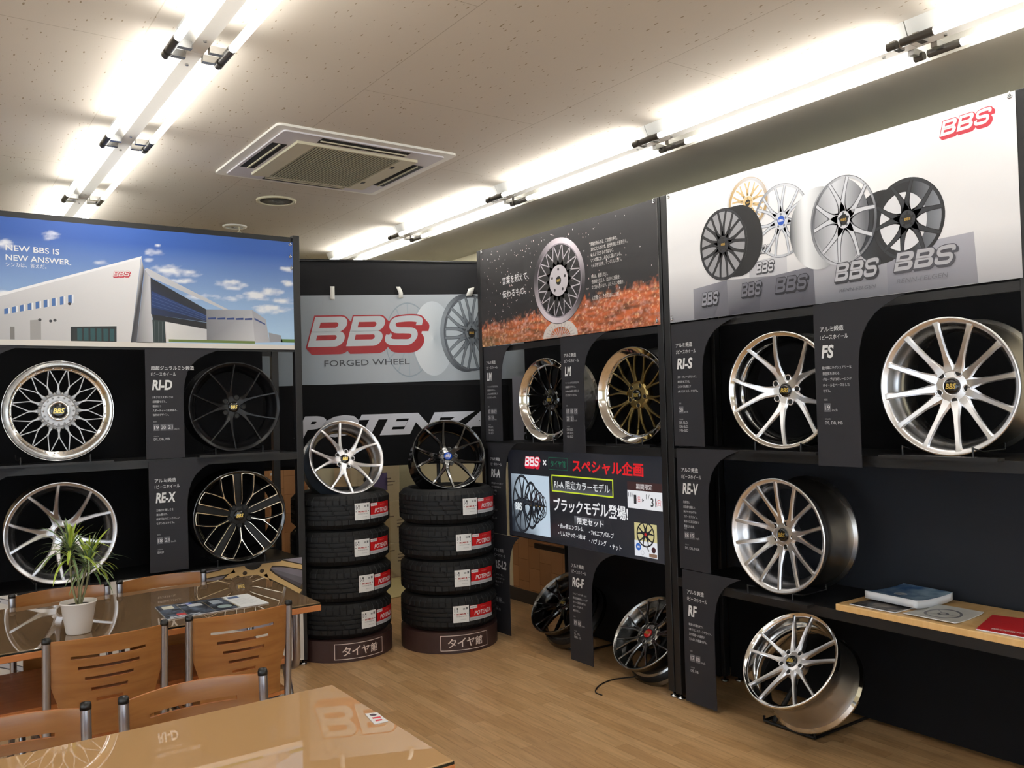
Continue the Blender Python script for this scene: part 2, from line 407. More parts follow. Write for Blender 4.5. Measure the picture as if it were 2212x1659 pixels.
# ================================================================ the room
XR, XL, YB, YF, HC = 3.95, -3.4, 7.6, -3.2, 2.93
struct('floor', MB().box(XL, YF, -.1, XR, YB, 0), M_FLOOR)
struct('ceiling', MB().box(XL, YF, HC, XR, YB, HC+.1), M_CEIL)
struct('wall_right', MB().box(XR, YF, 0, XR+.1, YB, HC), M_WALL)
struct('wall_back', MB().box(XL, YB, 0, XR+.1, YB+.1, HC), M_WALL)
struct('wall_left', MB().box(XL-.1, YF, 0, XL, YB+.1, .35).box(XL-.1, YF, 2.35, XL, YB+.1, HC).box(XL-.1, YF, .35, XL, -2.2, 2.35).box(XL-.1, 3.4, .35, XL, YB+.1, 2.35), M_WALL)
struct('wall_front', MB().box(XL-.1, YF-.1, 0, XR+.1, YF, .35).box(XL-.1, YF-.1, 2.35, XR+.1, YF, HC).box(XL-.1, YF-.1, .35, -2.6, YF, 2.35).box(3.0, YF-.1, .35, XR+.1, YF, 2.35), M_WALL)
struct('trim_1', MB().box(3.26, YF, 2.845, XR, YB, HC), M_GREY)
struct('trim_2', MB().box(XR-.012, .8, .10, XR, 5.66, 1.0), M_BLOCK)
struct('trim_3', MB().box(XL, YB-.012, .10, 3.0, YB, 1.5), M_BLOCK)
struct('baseboard_right', MB().box(XR-.02, YF, 0, XR, YB, .10), M_BASE)
struct('baseboard_back', MB().box(XL, YB-.02, 0, XR-.02, YB, .10), M_BASE)
glass = bpy.data.materials.new('window_glass'); glass.use_nodes = True
nt = glass.node_tree; nt.nodes.clear(); o_ = nt.nodes.new('ShaderNodeOutputMaterial'); mx = nt.nodes.new('ShaderNodeMixShader')
tr = nt.nodes.new('ShaderNodeBsdfTransparent'); gl = nt.nodes.new('ShaderNodeBsdfGlossy'); gl.inputs['Roughness'].default_value = .02
mx.inputs[0].default_value = .07; nt.links.new(tr.outputs[0], mx.inputs[1]); nt.links.new(gl.outputs[0], mx.inputs[2]); nt.links.new(mx.outputs[0], o_.inputs[0])
def window(nm, axis, a0, a1, c, z0, z1, n):
    w = thing(nm, 'aluminium framed shop window', 'window'); w['kind'] = 'structure'
    f = MB(); g = MB(); t = .03
    def bx(m, p0, p1, q0, q1, th):
        if axis == 'x': m.box(p0, c-th, q0, p1, c+th, q1)
        else: m.box(c-th, p0, q0, c+th, p1, q1)
    for i in range(n+1): p = a0+(a1-a0)*i/n; bx(f, p-t, p+t, z0, z1, .03)
    for z in (z0, z1): bx(f, a0, a1, z-t, z+t, .03)
    bx(g, a0+t, a1-t, z0+t, z1-t, .003)
    f.build('window_frame', M_ALU, w); g.build('window_pane', glass, w)
window('window_1', 'x', -2.6, 3.0, YF-.05, .35, 2.35, 4)
window('window_2', 'y', -2.2, 3.4, XL-.05, .35, 2.35, 4)

# ---------------------------------------------------------------- fluorescent fixtures
def fixture(x, y0, y1, label, group, low=2.84):
    t = thing('fluorescent_fixture', label, 'ceiling light', (x, (y0+y1)/2, HC), group=group); h = (y1-y0)/2
    b = MB(); z0, z1 = low-HC, 0
    b.add([(sx, sy, z) for sy in (-h+.002, h-.002) for sx, z in ((-.065, 0), (.065, 0), (.028, z0+.012), (-.028, z0+.012))], [(0, 1, 2, 3), (4, 7, 6, 5), (0, 4, 5, 1), (1, 5, 6, 2), (2, 6, 7, 3), (3, 7, 4, 0)])
    b.build('fixture_body', M_FIX, t)
    for s in (-1, 1):
        X = s*.093; Z = z0
        tb = MB(); tb.tube([(X, -h+.05, Z), (X, h-.13, Z)], .0145, 8); tb.build('lit_tube', M_TUBE, t)
        for e0, e1 in ((h-.13, h-.005), (-h+.012, -h+.05)): MB().tube([(X, e0, Z), (X, e1, Z)], .0155, 12).build('tube_end', M_TCAP, t)
        for yy in (-h+.03, h-.06): MB().box(min(X, s*.03), yy-.012, Z-.006, max(X, s*.03), yy+.012, Z+.02).build('socket', M_ALU, t)
    for yy in (-h+.12, h-.12): MB().tube([(0, yy, z0+.014), (0, yy, z0+.006)], .006, 10).build('screw', M_ALU, t)
LXs, RXs = .856, 3.085
ys = [.70, 1.92, 3.15, 4.38, 5.64, 6.9]
nm = ['nearest', 'second', 'third', 'fourth', 'farthest']
for i in range(1, 5): fixture(LXs, ys[i], ys[i+1], 'twin tube ceiling light in the left row, %s' % ['', 'cut by the top photo edge', 'second from the top edge', 'third from the top edge', 'just above the sky blue banner'][i], 'left row of ceiling lights')
yr = [.35, 1.72, 3.09, 4.43, 5.78, 7.1]
for i in range(5): fixture(RXs, yr[i], yr[i+1], 'twin tube ceiling light beside the beam, %s' % ['cut by the right photo edge', 'above the white banner', 'above the black splash banner', 'left of the splash banner top', 'farthest, over the black backdrop'][i], 'right row of ceiling lights')
BL = ['left row right above the viewer', 'far left beside the left window, middle one', 'far left, farthest one', 'left row behind the viewer', 'beam row behind the viewer', 'far left behind the viewer']
for X, Y in ((LXs, .7), (-1.4, 1.92), (-1.4, 4.4), (LXs, -1.8), (RXs, -1.0), (-1.4, -.6)):  # extra fixtures out of view, added to light the room
    fixture(X, Y-1.23, Y, 'added unseen twin tube ceiling light, %s' % BL.pop(0), 'added ceiling lights behind the viewer')

# ---------------------------------------------------------------- cassette air conditioner
ac = thing('ceiling_air_conditioner', 'white square ceiling cassette air conditioner with cream slatted grille', 'air conditioner', (1.95, 4.46, HC), (0, 0, rad(.6)))
b = MB()
def rrect(hw, r, n=6):
    out = []
    for cx_, cy_, a in ((1, 1, 0), (-1, 1, 90), (-1, -1, 180), (1, -1, 270)):
        for i in range(n+1): t = rad(a+90*i/n); out.append((cx_*(hw-r)+r*cos(t), cy_*(hw-r)+r*sin(t)))
    return out
b.prism(rrect(.505, .03), -.012, 0); b.build('outer_frame', M_WHITE, ac, bevel=.006)
b = MB(); b.prism(rrect(.455, .02), -.020, -.010); b.build('inner_frame', mat('lilac_grey_plastic', C(206, 203, 208), .5), ac, bevel=.004)
for k in range(4):
    a = k*pi/2; v = MB(); v.box(-.25, .362, -.0215, .25, .440, -.015)
    o = v.build('air_outlet', M_VENT, ac, rot=(0, 0, a))
    f = MB(); f.box(-.245, .396, -.027, .245, .404, -.020); f.build('outlet_flap', M_OFFW, o)
g = MB(); g.box(-.345, -.345, -.034, -.25, .345, -.018).box(.25, -.345, -.034, .345, .345, -.018).box(-.25, -.345, -.034, .25, -.330, -.018).box(-.25, .330, -.034, .25, .345, -.018)
gr = g.build('grille_frame', M_OFFW, ac)
g = MB(); g.box(-.25, -.330, -.028, .25, .330, -.024); g.build('grille_gap', M_VENT, gr)
g = MB(); n = 30
for i in range(n): x = -.242+.484*i/(n-1); g.box(x-.0040, -.330, -.0335, x+.0040, .330, -.0300)
g.build('grille_slats', mat('grille_slat', C(176, 170, 142), .6), gr)
for q in (-.20, .17): MB().box(.262, q, -.037, .28, q+.03, -.0345).build('grille_latch', M_CAP, gr)

sp = thing('ceiling_speaker', 'round flush ceiling speaker with dark grey mesh', 'speaker', (1.975, 5.44, HC))
MB().lathe([(.11, 0), (.128, 0), (.126, -.01), (.112, -.012), (.103, -.006)], 48).build('speaker_ring', M_OFFW, sp)
MB().lathe([(.0, -.012), (.06, -.011), (.106, -.006), (.106, 0), (0, 0)], 40).build('speaker_mesh', mat('speaker_grey', C(74, 72, 66), .8), sp)
sm = thing('smoke_detector', 'small round ceiling downlight with a tiny hanging tab', 'detector', (1.985, 6.35, HC))
MB().lathe([(.06, 0), (.088, 0), (.085, -.008), (.062, -.012)], 36).build('detector_ring', M_WHITE, sm)
MB().lathe([(0, -.006), (.06, -.008), (.06, 0), (0, 0)], 28).build('detector_face', M_ALU, sm)
MB().tube([(.02, -.04, -.01), (.02, -.04, -.045)], .004, 8).tube([(.02+.014*cos(t*pi/6), -.04, -.058+.014*sin(t*pi/6)) for t in range(12)], .004, 6, closed=True).build('hanging_tab', M_OFFW, sm)
ex = thing('exit_sign', 'green exit lamp box hanging at the left edge of the ceiling', 'sign', (.36, 5.65, 2.80))
MB().box(-.17, -.03, -.1, .02, .03, .1).build('sign_box', mat('sign_grey', C(150, 165, 155), .5), ex, bevel=.004)
MB().box(-.15, -.034, -.085, .0, -.03, .02).build('sign_face', mat('exit_green', C(30, 120, 70), .4), ex)
MB().tube([(-.08, 0, .1), (-.08, 0, .13)], .01, 8).build('ceiling_stem', M_ALU, ex)

# ================================================================ racks
def post(parent, x, y, h=2.63, s=.022):
    m = MB().box(x-s, y-s, .03, x+s, y+s, h)
    o = m.build('rack_post', M_RACK, parent, bevel=.003)
    MB().lathe([(0, 0), (.022, 0), (.022, .008), (.008, .012), (.008, .035), (0, .035)], 14).build('levelling_foot', M_ALU, o, loc=(x, y, 0))
    return o
def rack(label, loc, psi, L, D, shelves, panels, deskcut=None, special=False):
    # local x along the front, local y backwards
    r = thing('display_rack', label, 'display rack', loc, (0, 0, rad(psi)), 'black display racks')
    for x, y in ((0, 0), (L, 0), (L, D)): post(r, x, y)
    if special:
        MB().box(-.022, D-.022, .70, .022, D+.022, 2.63).build('rack_post', M_RACK, r); post(r, .40, D, .70)
    else: post(r, 0, D)
    for z in (2.60, 1.93): MB().box(.022, -.012, z-.018, L-.022, .012, z+.018).build('cross_rail', M_RACK, r)
    for z in ((2.60, 1.93, .72, .54, .12) if special else (2.60, 1.93, .65, .12)): MB().box(.022, D-.012, z-.018, L-.022, D+.012, z+.018).build('rear_rail', M_RACK, r)
    for z in shelves: MB().box(.022, -.024, z-.045, L-.022, -.006, z+.0).box(.022, -.006, z-.018, L-.022, D, z).build('shelf', M_RACK, r)
    for x0, x1, z0, z1, m in panels: MB().box(x0, D-.034, z0, x1, D-.022, z1).build('back_panel', m, r)
    return r
RY = 5.09
rack('black rack under the sky blue building banner', (.17, RY, 0), 0, 1.79, .41, (1.30, .66), [(.0, 1.70, .03, 2.58, M_PANEL)])
rack('black rack under the black splash banner', (3.275, 5.00, 0), -90, 1.745, .39, (1.30,), [(.0, 1.745, .70, 2.58, M_PANEL), (.40, 1.745, .03, .70, M_PANEL)], special=True)
rack('black rack under the white wheel banner', (3.275, 3.205, 0), -90, 1.77, .45, (1.30, .635), [(-.03, 1.80, 1.26, 2.58, M_PANEL), (-.03, 1.80, .62, 1.26, M_NAVY), (-.03, 1.80, .03, .62, M_PANEL)])

# ================================================================ chairs and tables
def chair(label, x, y, face, group, zt=.79):
    t = thing('dining_chair', label, 'chair', (x, y, 0), (0, 0, rad(face)), group)
    # local: seat towards +y, backrest at y=0, width .40
    for s in (-1, 1):
        X = s*.190
        l = MB().tube([(X, 0, zt-.012), (X, .012, .60), (X, .03, .44), (X*1.02, .0, .22), (X*1.05, -.06, .012)], .0135, 14)
        o = l.build('rear_leg', M_STEEL, t)
        MB().lathe([(0, zt+.004), (.012, zt+.002), (.0145, zt-.006), (.0145, zt-.016), (0, zt-.016)], 16).build('post_cap', M_CAP, o, loc=(X, 0, 0))
        MB().lathe([(0, 0), (.016, 0), (.016, .02), (0, .02)], 12).build('foot_cap', M_CAP, o, loc=(X*1.05, -.06, 0))
        l = MB().tube([(X, .10, .40), (X, .30, .405), (X, .37, .38), (X*1.03, .41, .02)], .0125, 12)
        o = l.build('front_leg', M_STEEL, t)
        MB().lathe([(0, 0), (.015, 0), (.015, .02), (0, .02)], 12).build('foot_cap', M_CAP, o, loc=(X*1.03, .41, 0))
    # backrest grid
    slots = [(.060, .66), (.098, .54), (.136, .43), (.174, .34), (.212, .27)]
    zs = [0.0, .02, .045, .117]
    for d, _ in slots: zs += [d-.0058, d+.0058]
    zs += [.235, .26, .285, .31, .335]
    zs = sorted(z for z in zs)
    us = sorted(set([round(u, 4) for u in [-1, -.9, -.8, -.72, -.16, 0, .16, .72, .8, .9, 1]+[s*w for _, w in slots for s in (-1, 1)]+[s*(w-.03) for _, w in slots for s in (-1, 1)]]))
    def hw(d):
        if d < .12: return .182
        k = min(1, (d-.12)/.14); return .182-.030*k*k*(3-2*k)
    def P(u, d, th):
        w = hw(d); X = u*w; Y = -.050*(1-(X/.185)**2)+.030*(d/.33)-.0; 
        return (X, Y+th, zt-.012-d+.004*(1-u*u)*(1 if d < .03 else 0))
    nu, nz = len(us), len(zs); vs = [P(u, d, -.0042) for d in zs for u in us]+[P(u, d, .0042) for d in zs for u in us]
    hole = set()
    for j in range(nz-1):
        for i in range(nu-1):
            dm = (zs[j]+zs[j+1])/2; um = (us[i]+us[i+1])/2
            for d, w in slots:
                if abs(dm-d) < .0058 and abs(um) < w: hole.add((i, j))
    cells = [(i, j) for j in range(nz-1) for i in range(nu-1) if (i, j) not in hole]; cs = set(cells); K = nu*nz
    fs = []; fe = []
    id_ = lambda i, j: j*nu+i
    for i, j in cells:
        q = (id_(i, j), id_(i+1, j), id_(i+1, j+1), id_(i, j+1)); fs += [q, tuple(K+a for a in q[::-1])]
        for (di, dj), (a, b_) in (((-1, 0), (q[0], q[3])), ((1, 0), (q[1], q[2])), ((0, -1), (q[0], q[1])), ((0, 1), (q[3], q[2]))):
            if (i+di, j+dj) not in cs: fe.append((a, b_, K+b_, K+a))
    m = MB(); m.add(vs, fs, 0, True); m.add(vs, fe, 1, False)
    o = m.build('backrest', [M_WOOD, M_WOODE], t)
    s = MB(); pts = [(-.19, .03), (-.20, .20), (-.195, .38), (-.16, .42), (0, .43), (.16, .42), (.195, .38), (.20, .20), (.19, .03), (0, 0)]
    s.prism(pts, .432, .446, 0, 1); s.build('seat', [M_WOOD, M_WOODE], t, bevel=.003)
    for q in (.10, .34): MB().tube([(-.19, q, .40), (.19, q, .40)], .011, 10).build('seat_rail', M_STEEL, t)
    return t
gA = 'wooden chairs around the far table'; gB = 'wooden chairs behind the near table'
chair('wooden slatted chair on the near side of the far table, behind the potted plant', .562, 3.31, 0, gA, .80)
chair('wooden slatted chair on the near side of the far table, in front of the magazine', 1.030, 3.315, 0, gA, .80)
chair('wooden chair beyond the far table, behind the potted plant', .548, 4.335, 180, gA, .785)
chair('wooden chair beyond the far table, behind the magazine', .982, 4.34, 180, gA, .785)
chair('wooden chair pushed to the near table, the fuller one next to the table corner', .655, 2.52, 180, gB, .792)
chair('wooden chair pushed to the near table, cut by the left photo edge', .185, 2.535, 180, gB, .792)
def table(label, x0, y0, x1, y1, zt, gm, group):
    cx, cy = (x0+x1)/2, (y0+y1)/2
    t = thing('dining_table', label, 'table', (cx, cy, 0), group=group); hx, hy = (x1-x0)/2, (y1-y0)/2
    MB().box(-hx, -hy, zt-.034, hx, hy, zt-.009).build('table_top', M_WOODE, t, bevel=.003)
    MB().box(-hx+.004, -hy+.004, zt-.009, hx-.004, hy-.004, zt, 0).build('glass_sheet', [gm], t, bevel=.0015)
    MB().box(-hx+.002, -hy+.002, zt-.0095, hx-.002, hy-.002, zt-.0035).build('glass_rim', M_GEDGE, t)
    for s in (-1, 1):
        X = s*(hx-.075)
        f = MB(); f.tube([(X, -hy+.10, zt-.034), (X, -hy+.10, .50), (X, -hy+.115, .47), (X, -hy+.15, .455), (X, hy-.15, .455), (X, hy-.115, .47), (X, hy-.10, .50), (X, hy-.10, zt-.034)], .0165, 14)
        f.build('side_frame', M_STEEL, t)
        for q in (-1, 1):
            MB().tube([(X, q*.16, .455), (X, q*(hy-.05), .012)], .0155, 14).lathe([(0, 0)]*1+[(.0, 0)], 3).build('table_leg', M_STEEL, t)
    MB().box(-hx+.10, -hy+.13, .475, hx-.10, hy-.13, .497).build('lower_shelf', M_WOODE, t, bevel=.002)
    MB().tube([(-hx+.075, 0, .455), (hx-.075, 0, .455)], .0145, 12).build('stretcher', M_STEEL, t)
    return t
table('brown glass topped table with the potted plant and magazine on it', .0, 3.455, 1.415, 4.265, .74, M_GLA, 'glass topped dining tables')
table('tan glass topped table at the bottom edge of the photo', -.35, 1.715, 1.018, 2.410, .74, M_GLB, 'glass topped dining tables')

# ---------------------------------------------------------------- potted plant
pl = thing('potted_plant', 'small artificial dracaena in a white pot on the far table', 'plant', (.513, 3.60, .74))
MB().lathe([(0, 0), (.040, 0), (.043, .004), (.061, .112), (.0635, .113), (.064, .118), (.060, .118), (.056, .105), (0, .100)], 48).build('pot', M_POT, pl)
MB().lathe([(0, .104), (.02, .107), (.056, .103), (.056, .098), (0, .098)], 24, rf=lambda i, j, r: r*(1+.02*sin(i*3))).build('soil', M_SOIL, pl)
heads = [(Vector((-.026, .0, .318)), 1.0, 1), (Vector((.034, -.012, .262)), 1.0, 2)]
M_LEAF = mat('leaf_variegated', rough=.5); a = N(M_LEAF, 'ShaderNodeVertexColor', layer_name='Col'); LK(M_LEAF, a.outputs[0], bsdf(M_LEAF).inputs['Base Color'])
for base, sc, sd in heads:
    rnd = random.Random(sd*11+3); V = []; Fs = []; Cs = []
    for k in range(62):
        lay = k/62; az = rnd.uniform(0, 2*pi); el = rad(84-66*lay+rnd.uniform(-12, 12)); ln = rnd.uniform(.110, .180)*(1 if lay > .18 else .55)
        z0 = -.055*lay+.01; p = base+Vector((0, 0, z0)); d = Vector((cos(az)*cos(el), sin(az)*cos(el), sin(el))); pts = []
        droop = .5+1.3*lay
        for i in range(9):
            pts.append(p.copy()); p = p+d*(ln/8); d = (d+Vector((0, 0, -.17*droop))).normalized()
        top = lay < .2 or rnd.random() < .12
        w0 = rnd.uniform(.0034, .0052)*(1.5 if top else 1)
        c_mid = C(150, 176, 58) if top else C(rnd.randint(62, 92), rnd.randint(98, 120), 66); c_edge = C(188, 200, 84) if top else C(128, 136, 92)
        side = Vector((-sin(az), cos(az), 0))
        for off0, off1, cc in ((-1, -.55, c_edge), (-.55, .55, c_mid), (.55, 1, c_edge)):
            for i in range(8):
                wa = w0*sin(pi*min(1, .18+.82*(i/8)))**.6 if i < 8 else 0; wb = w0*max(0, sin(pi*min(1, .18+.82*((i+1)/8))))**.6
                o = len(V); V += [tuple(pts[i]+side*wa*off0), tuple(pts[i]+side*wa*off1), tuple(pts[i+1]+side*wb*off1), tuple(pts[i+1]+side*wb*off0)]
                Fs.append((o, o+1, o+2, o+3)); Cs.append([cc]*4)
    me = bpy.data.meshes.new('leaf_head'); me.from_pydata(V, [], Fs); me.materials.append(M_LEAF)
    ca = me.color_attributes.new('Col', 'FLOAT_COLOR', 'CORNER'); ca.data.foreach_set('color', [x for cs in Cs for c in cs for x in c])
    o = bpy.data.objects.new('leaf_head', me); COL.objects.link(o); o.parent = pl
for pts in ([(-.004, 0, .10), (-.022, .0, .20), (-.026, 0, .318)], [(.004, -.004, .10), (.010, -.008, .17), (.034, -.012, .262)], [(.008, .004, .10), (.030, .0, .18), (.036, -.008, .25)], [(0, .004, .10), (.004, .01, .18), (-.022, .0, .29)]):
    MB().tube(smooth_path(pts, 5), .0042, 8).build('plant_stem', M_STEM, pl)
# ================================================================ wheels
ARMS = {
 'RI': (5, [[(.12, s*0, .052), (.26, s*2.2, .044), (.40, s*7.0, .030), (.60, s*12, .0215), (.80, s*15.5, .0185), (.955, s*17.5, .0185)] for s in (-1, 1)]),
 'RID': (5, [[(.12, 0, .050), (.24, s*2, .044), (.36, s*8, .022), (.58, s*13, .013), (.955, s*18, .011)] for s in (-1, 1)]),
 'LM': (10, [[(.28, s*2.5, .018), (.42, s*2.8, .0135), (.56, s*4.4, .0115), (.70, s*7.0, .0105), (.815, s*9, .0105)] for s in (-1, 1)]),
 'RS': (16, [[(.32, 0, .032), (.38, 0, .021), (.44, 0, .0105), (.50, s*.6, .0085), (.56, s*2.2, .0065), (.815, s*10.2, .0065)] for s in (-1, 1)]),
 'FS': (12, [[(.22, 0, .050), (.32, 0, .040), (.48, 0, .0265), (.75, 0, .0235), (.90, 0, .027), (.955, 0, .045)]]),
 'REV': (7, [[(.20, s*4, .040), (.34, s*7, .029), (.50, s*9.5, .0215), (.75, s*12, .0190), (.955, s*13, .0200)] for s in (-1, 1)]),
 'RF': (5, [[(.20, s*13, .040), (.32, s*14, .026), (.50, s*12.5, .0175), (.80, s*12.2, .0145), (.955, s*12.2, .016)] for s in (-1, 1)]),
 'RGF': (9, [[(.28, s*4, .020), (.44, s*4, .015), (.60, s*5.5, .0125), (.80, s*9, .0115), (.93, s*10, .0115)] for s in (-1, 1)]),
 'X': (1, []),
 'REL2': (7, [[(.20, s*3, .034), (.36, s*4, .022), (.55, s*6.5, .0155), (.80, s*9.5, .0145), (.955, s*11, .0145)] for s in (-1, 1)]),
}
def wheel(label, P, psi, tilt, R, Wd, style, mface, mrim, mbar, cap=M_CAPB, emb=M_EMB, lip=None, rot=0, hubr=.30, conc=.032, lugs=5, depth=.030, ringhub=False, nocap=False, group='display wheels'):
    t = thing('alloy_wheel', label, 'wheel', P, face_rot(psi, tilt), group)
    rl = .83 if lip else .955
    # barrel with both flanges
    k = R/.265
    pf = [(R, -.002), (R, -.010), (R-.012*k, -.020), (R-.014*k, -.048), (R-.030*k, -.062), (R-.046*k, -.085), (R-.046*k, -.12), (R-.018*k, -Wd+.065), (R-.015*k, -Wd+.022), (R-.001, -Wd+.012), (R, -Wd+.002), (R-.003, -Wd), (R-.008, -Wd+.002), (R-.022*k, -Wd+.02), (R-.026*k, -Wd+.065), (R-.053*k, -.12), (R-.053*k, -.085)]
    if lip: pf += [(R*.815, -.06), (R*.815, -.036), (R*.835, -.034), (R*.86, -.0345), (R*.875, -.030), (R*.965, -.012), (R*.985, -.003), (R*.993, 0)]
    else: pf += [(R-.040*k, -.060), (R-.026*k, -.046), (R-.024*k, -.016), (R-.016*k, -.007), (R-.009*k, -.003), (R-.006, 0)]
    n_ = len(pf); mis = []
    for j in range(n_):
        r, z = pf[j]
        if j in (0, 1, 2) or z < -Wd+.03: mis.append(1)
        elif lip and j >= n_-8: mis.append(2)
        elif j >= n_-7: mis.append(1)
        elif j in (13, 14, 15, 16): mis.append(1)
        else: mis.append(0)
    b = MB().lathe(pf, 96, mis=mis, smooth=False)
    b.sm = [True]*len(b.sm)
    b.build('rim_barrel', [mbar, mrim, lip or mrim], t)
    # face
    n, arms = ARMS[style]; f = MB()
    r_hub = R*hubr
    for q in range(n):
        for arm in arms:
            pts = []; ws = []; ds = []
            for r, d, w in arm:
                a = rad(90+rot+360*q/n+d); kk = max(0, (r-hubr)/(rl-hubr))
                z = -.006-conc*(1-min(1, kk)**1.0)**1.35 if not lip else -.030-(conc*.5)*(1-min(1, kk))**1.5
                pts.append((r*R*cos(a), r*R*sin(a), z, w*k)); 
            sp = smooth_path(pts, 4)
            nn = len(sp)
            f.sweep([p[:3] for p in sp], [p[3] for p in sp], [depth*(1-.35*i/nn) for i in range(nn)])
    zh = (-.006-conc) if not lip else -.030-conc*.5
    f.lathe([(.024*k, zh-.004), (.034*k, zh-.001), (r_hub*.80, zh-.003), (r_hub*.96, zh-.009), (r_hub, zh-.020), (r_hub*.96, zh-.050), (.03*k, zh-.055)], 60, smooth=False)
    if ringhub: f.lathe([(r_hub*1.02, zh-.006), (r_hub*1.07, zh-.001), (r_hub*1.13, zh-.006), (r_hub*1.13, zh-.02), (r_hub*1.02, zh-.02)], 60)
    fo = f.build('spoke_face', [mface], t)
    if lip:
        for q in range(32 if style == 'RS' else 20):
            a = 2*pi*(q+.5)/(32 if style == 'RS' else 20)
            MB().lathe([(0, .004), (.0022, .0038), (.0044, .0018), (.0046, 0), (0, 0)], 8).build('rim_bolt', M_ALU if mface != M_GOLD else M_DCHR, fo, loc=(R*.848*cos(a), R*.848*sin(a), -.0345))
    if not nocap and style != 'RS':
        for q in range(lugs):
            a = rad(90+36+rot+360*q/lugs); r = .057*k if lugs == 5 else .05*k
            h = MB().lathe([(.0105*k, zh-.002), (.0145*k, zh+.0015), (.0165*k, zh-.002), (.0165*k, zh-.012), (.0105*k, zh-.012)], 16).disc((0, 0), .0108*k, zh-.0005, 16, 1)
            h.build('lug_hole', [mface, M_HOLE], fo, loc=(r*cos(a), r*sin(a), 0))
    rc = .030*k
    if nocap:
        MB().lathe([(0, zh-.02), (.030*k, zh-.02), (.030*k, zh+.001), (.036*k, zh+.001), (.038*k, zh-.003), (.038*k, zh-.022), (0, zh-.022)], 32, mis=[1, 1, 0, 0, 0, 0, 0]).build('centre_bore', [mface, M_HOLE], t)
        return t
    if style == 'RS':
        MB().lathe([(.039, zh), (.040, zh+.012), (.048, zh+.014), (.054, zh+.010), (.056, zh-.005), (.039, zh-.005)], 48).build('hex_ring', M_CHROME, t)
        rc = .040; zc = zh+.010
        for ring, (rr_, sz) in enumerate(((.27, .0085), (.335, .0105))):
            for q in range(16):
                a = 2*pi*(q+.5*ring)/16+pi/2; x, y = rr_*R*cos(a), rr_*R*sin(a); ux, uy = cos(a), sin(a)
                V = [(x+ux*sz, y+uy*sz, zh-.001), (x-uy*sz*.8, y+ux*sz*.8, zh-.001), (x-ux*sz*.7, y-uy*sz*.7, zh-.001), (x+uy*sz*.8, y-ux*sz*.8, zh-.001), (x, y, zh+.0045)]
                m_ = MB(); m_.add(V, [(0, 1, 4), (1, 2, 4), (2, 3, 4), (3, 0, 4)]); m_.build('lattice_stud', mface, fo)
    else: zc = zh+.006
    cp = MB().lathe([(0, zc+.002), (rc*.6, zc+.0015), (rc*.92, zc), (rc, zc-.003), (rc, zc-.012), (0, zc-.012)], 36).build('centre_cap', cap, t)
    e = Art(); 
    vs, fc, x0, x1, y0, y1 = glyphs('BBS', .03, .25, 1.0, 2); me = MB(); s_ = rc*1.35/(x1-x0)
    me.add([((a-(x0+x1)/2)*s_, (c-(y0+y1)/2)*s_*1.15, zc+.0028) for a, c in vs], fc)
    me.build('cap_emblem', emb, cp)
    return t
def wheel_stand(lb, P, psi, R, w=.15, back=.20):
    # low wire cradle: two pegs in front, two behind
    t = thing('wheel_stand', lb, 'wheel stand', P, (0, 0, rad(psi)), 'low black wheel stands')
    MB().box(-w*1.05, -.028, .0, w*1.05, .022, .012).build('base_strip', M_RACK, t)
    for s in (-1, 1):
        MB().tube([(s*w*.62, -.012, .012), (s*w*.62, -.012, .050)], .004, 8).build('front_peg', M_RACK, t)
        MB().tube([(s*w*.62, -.012, .046), (s*w*.62, .06, .030), (s*w*.62, back+.03, .030), (s*w*.62, back+.03, .055)], .0035, 8).build('side_wire', M_RACK, t)
    return t
zS = 1.30; GW = 'display wheels'
wheel('silver mesh wheel with a wide bolted polished lip, under the sky blue banner', (.640, 5.035, zS+.283), -4, 0, .262, .23, 'RS', M_PAINTS, M_CHROME, M_WARMB, lip=M_CHROME, hubr=.37, conc=.006, depth=.018)
wheel('matte black ten spoke wheel on the upper shelf beside the sky blue banner rack post', (1.560, 5.035, zS+.283), -4, 0, .262, .23, 'RID', M_BLACKM, M_BLACKM, M_BLACKM, rot=18, hubr=.22, conc=.045)
wheel('satin silver ten spoke wheel with an empty centre bore, standing behind the plant', (.645, 5.03, .665+.281), -4, 0, .265, .24, 'RI', M_SILVER, M_SILVER, M_WARMB, rot=20, hubr=.22, conc=.055, nocap=True)
rx = wheel('black wheel with machined gold silver edges, lower shelf beside the tyre stack', (1.575, 5.03, .665+.281), -4, 0, .265, .24, 'X', M_BLACKS, M_BLACKG, M_BLACKS, rot=0, hubr=.24, conc=.02)
R_ = .265
def zf(r): return -.006-.02*max(0, 1-max(0, (r-.24)/.715))**1.35
def pp(r, d, a0): a = rad(a0+d); return (r*R_*cos(a), r*R_*sin(a), zf(r)+.0012)
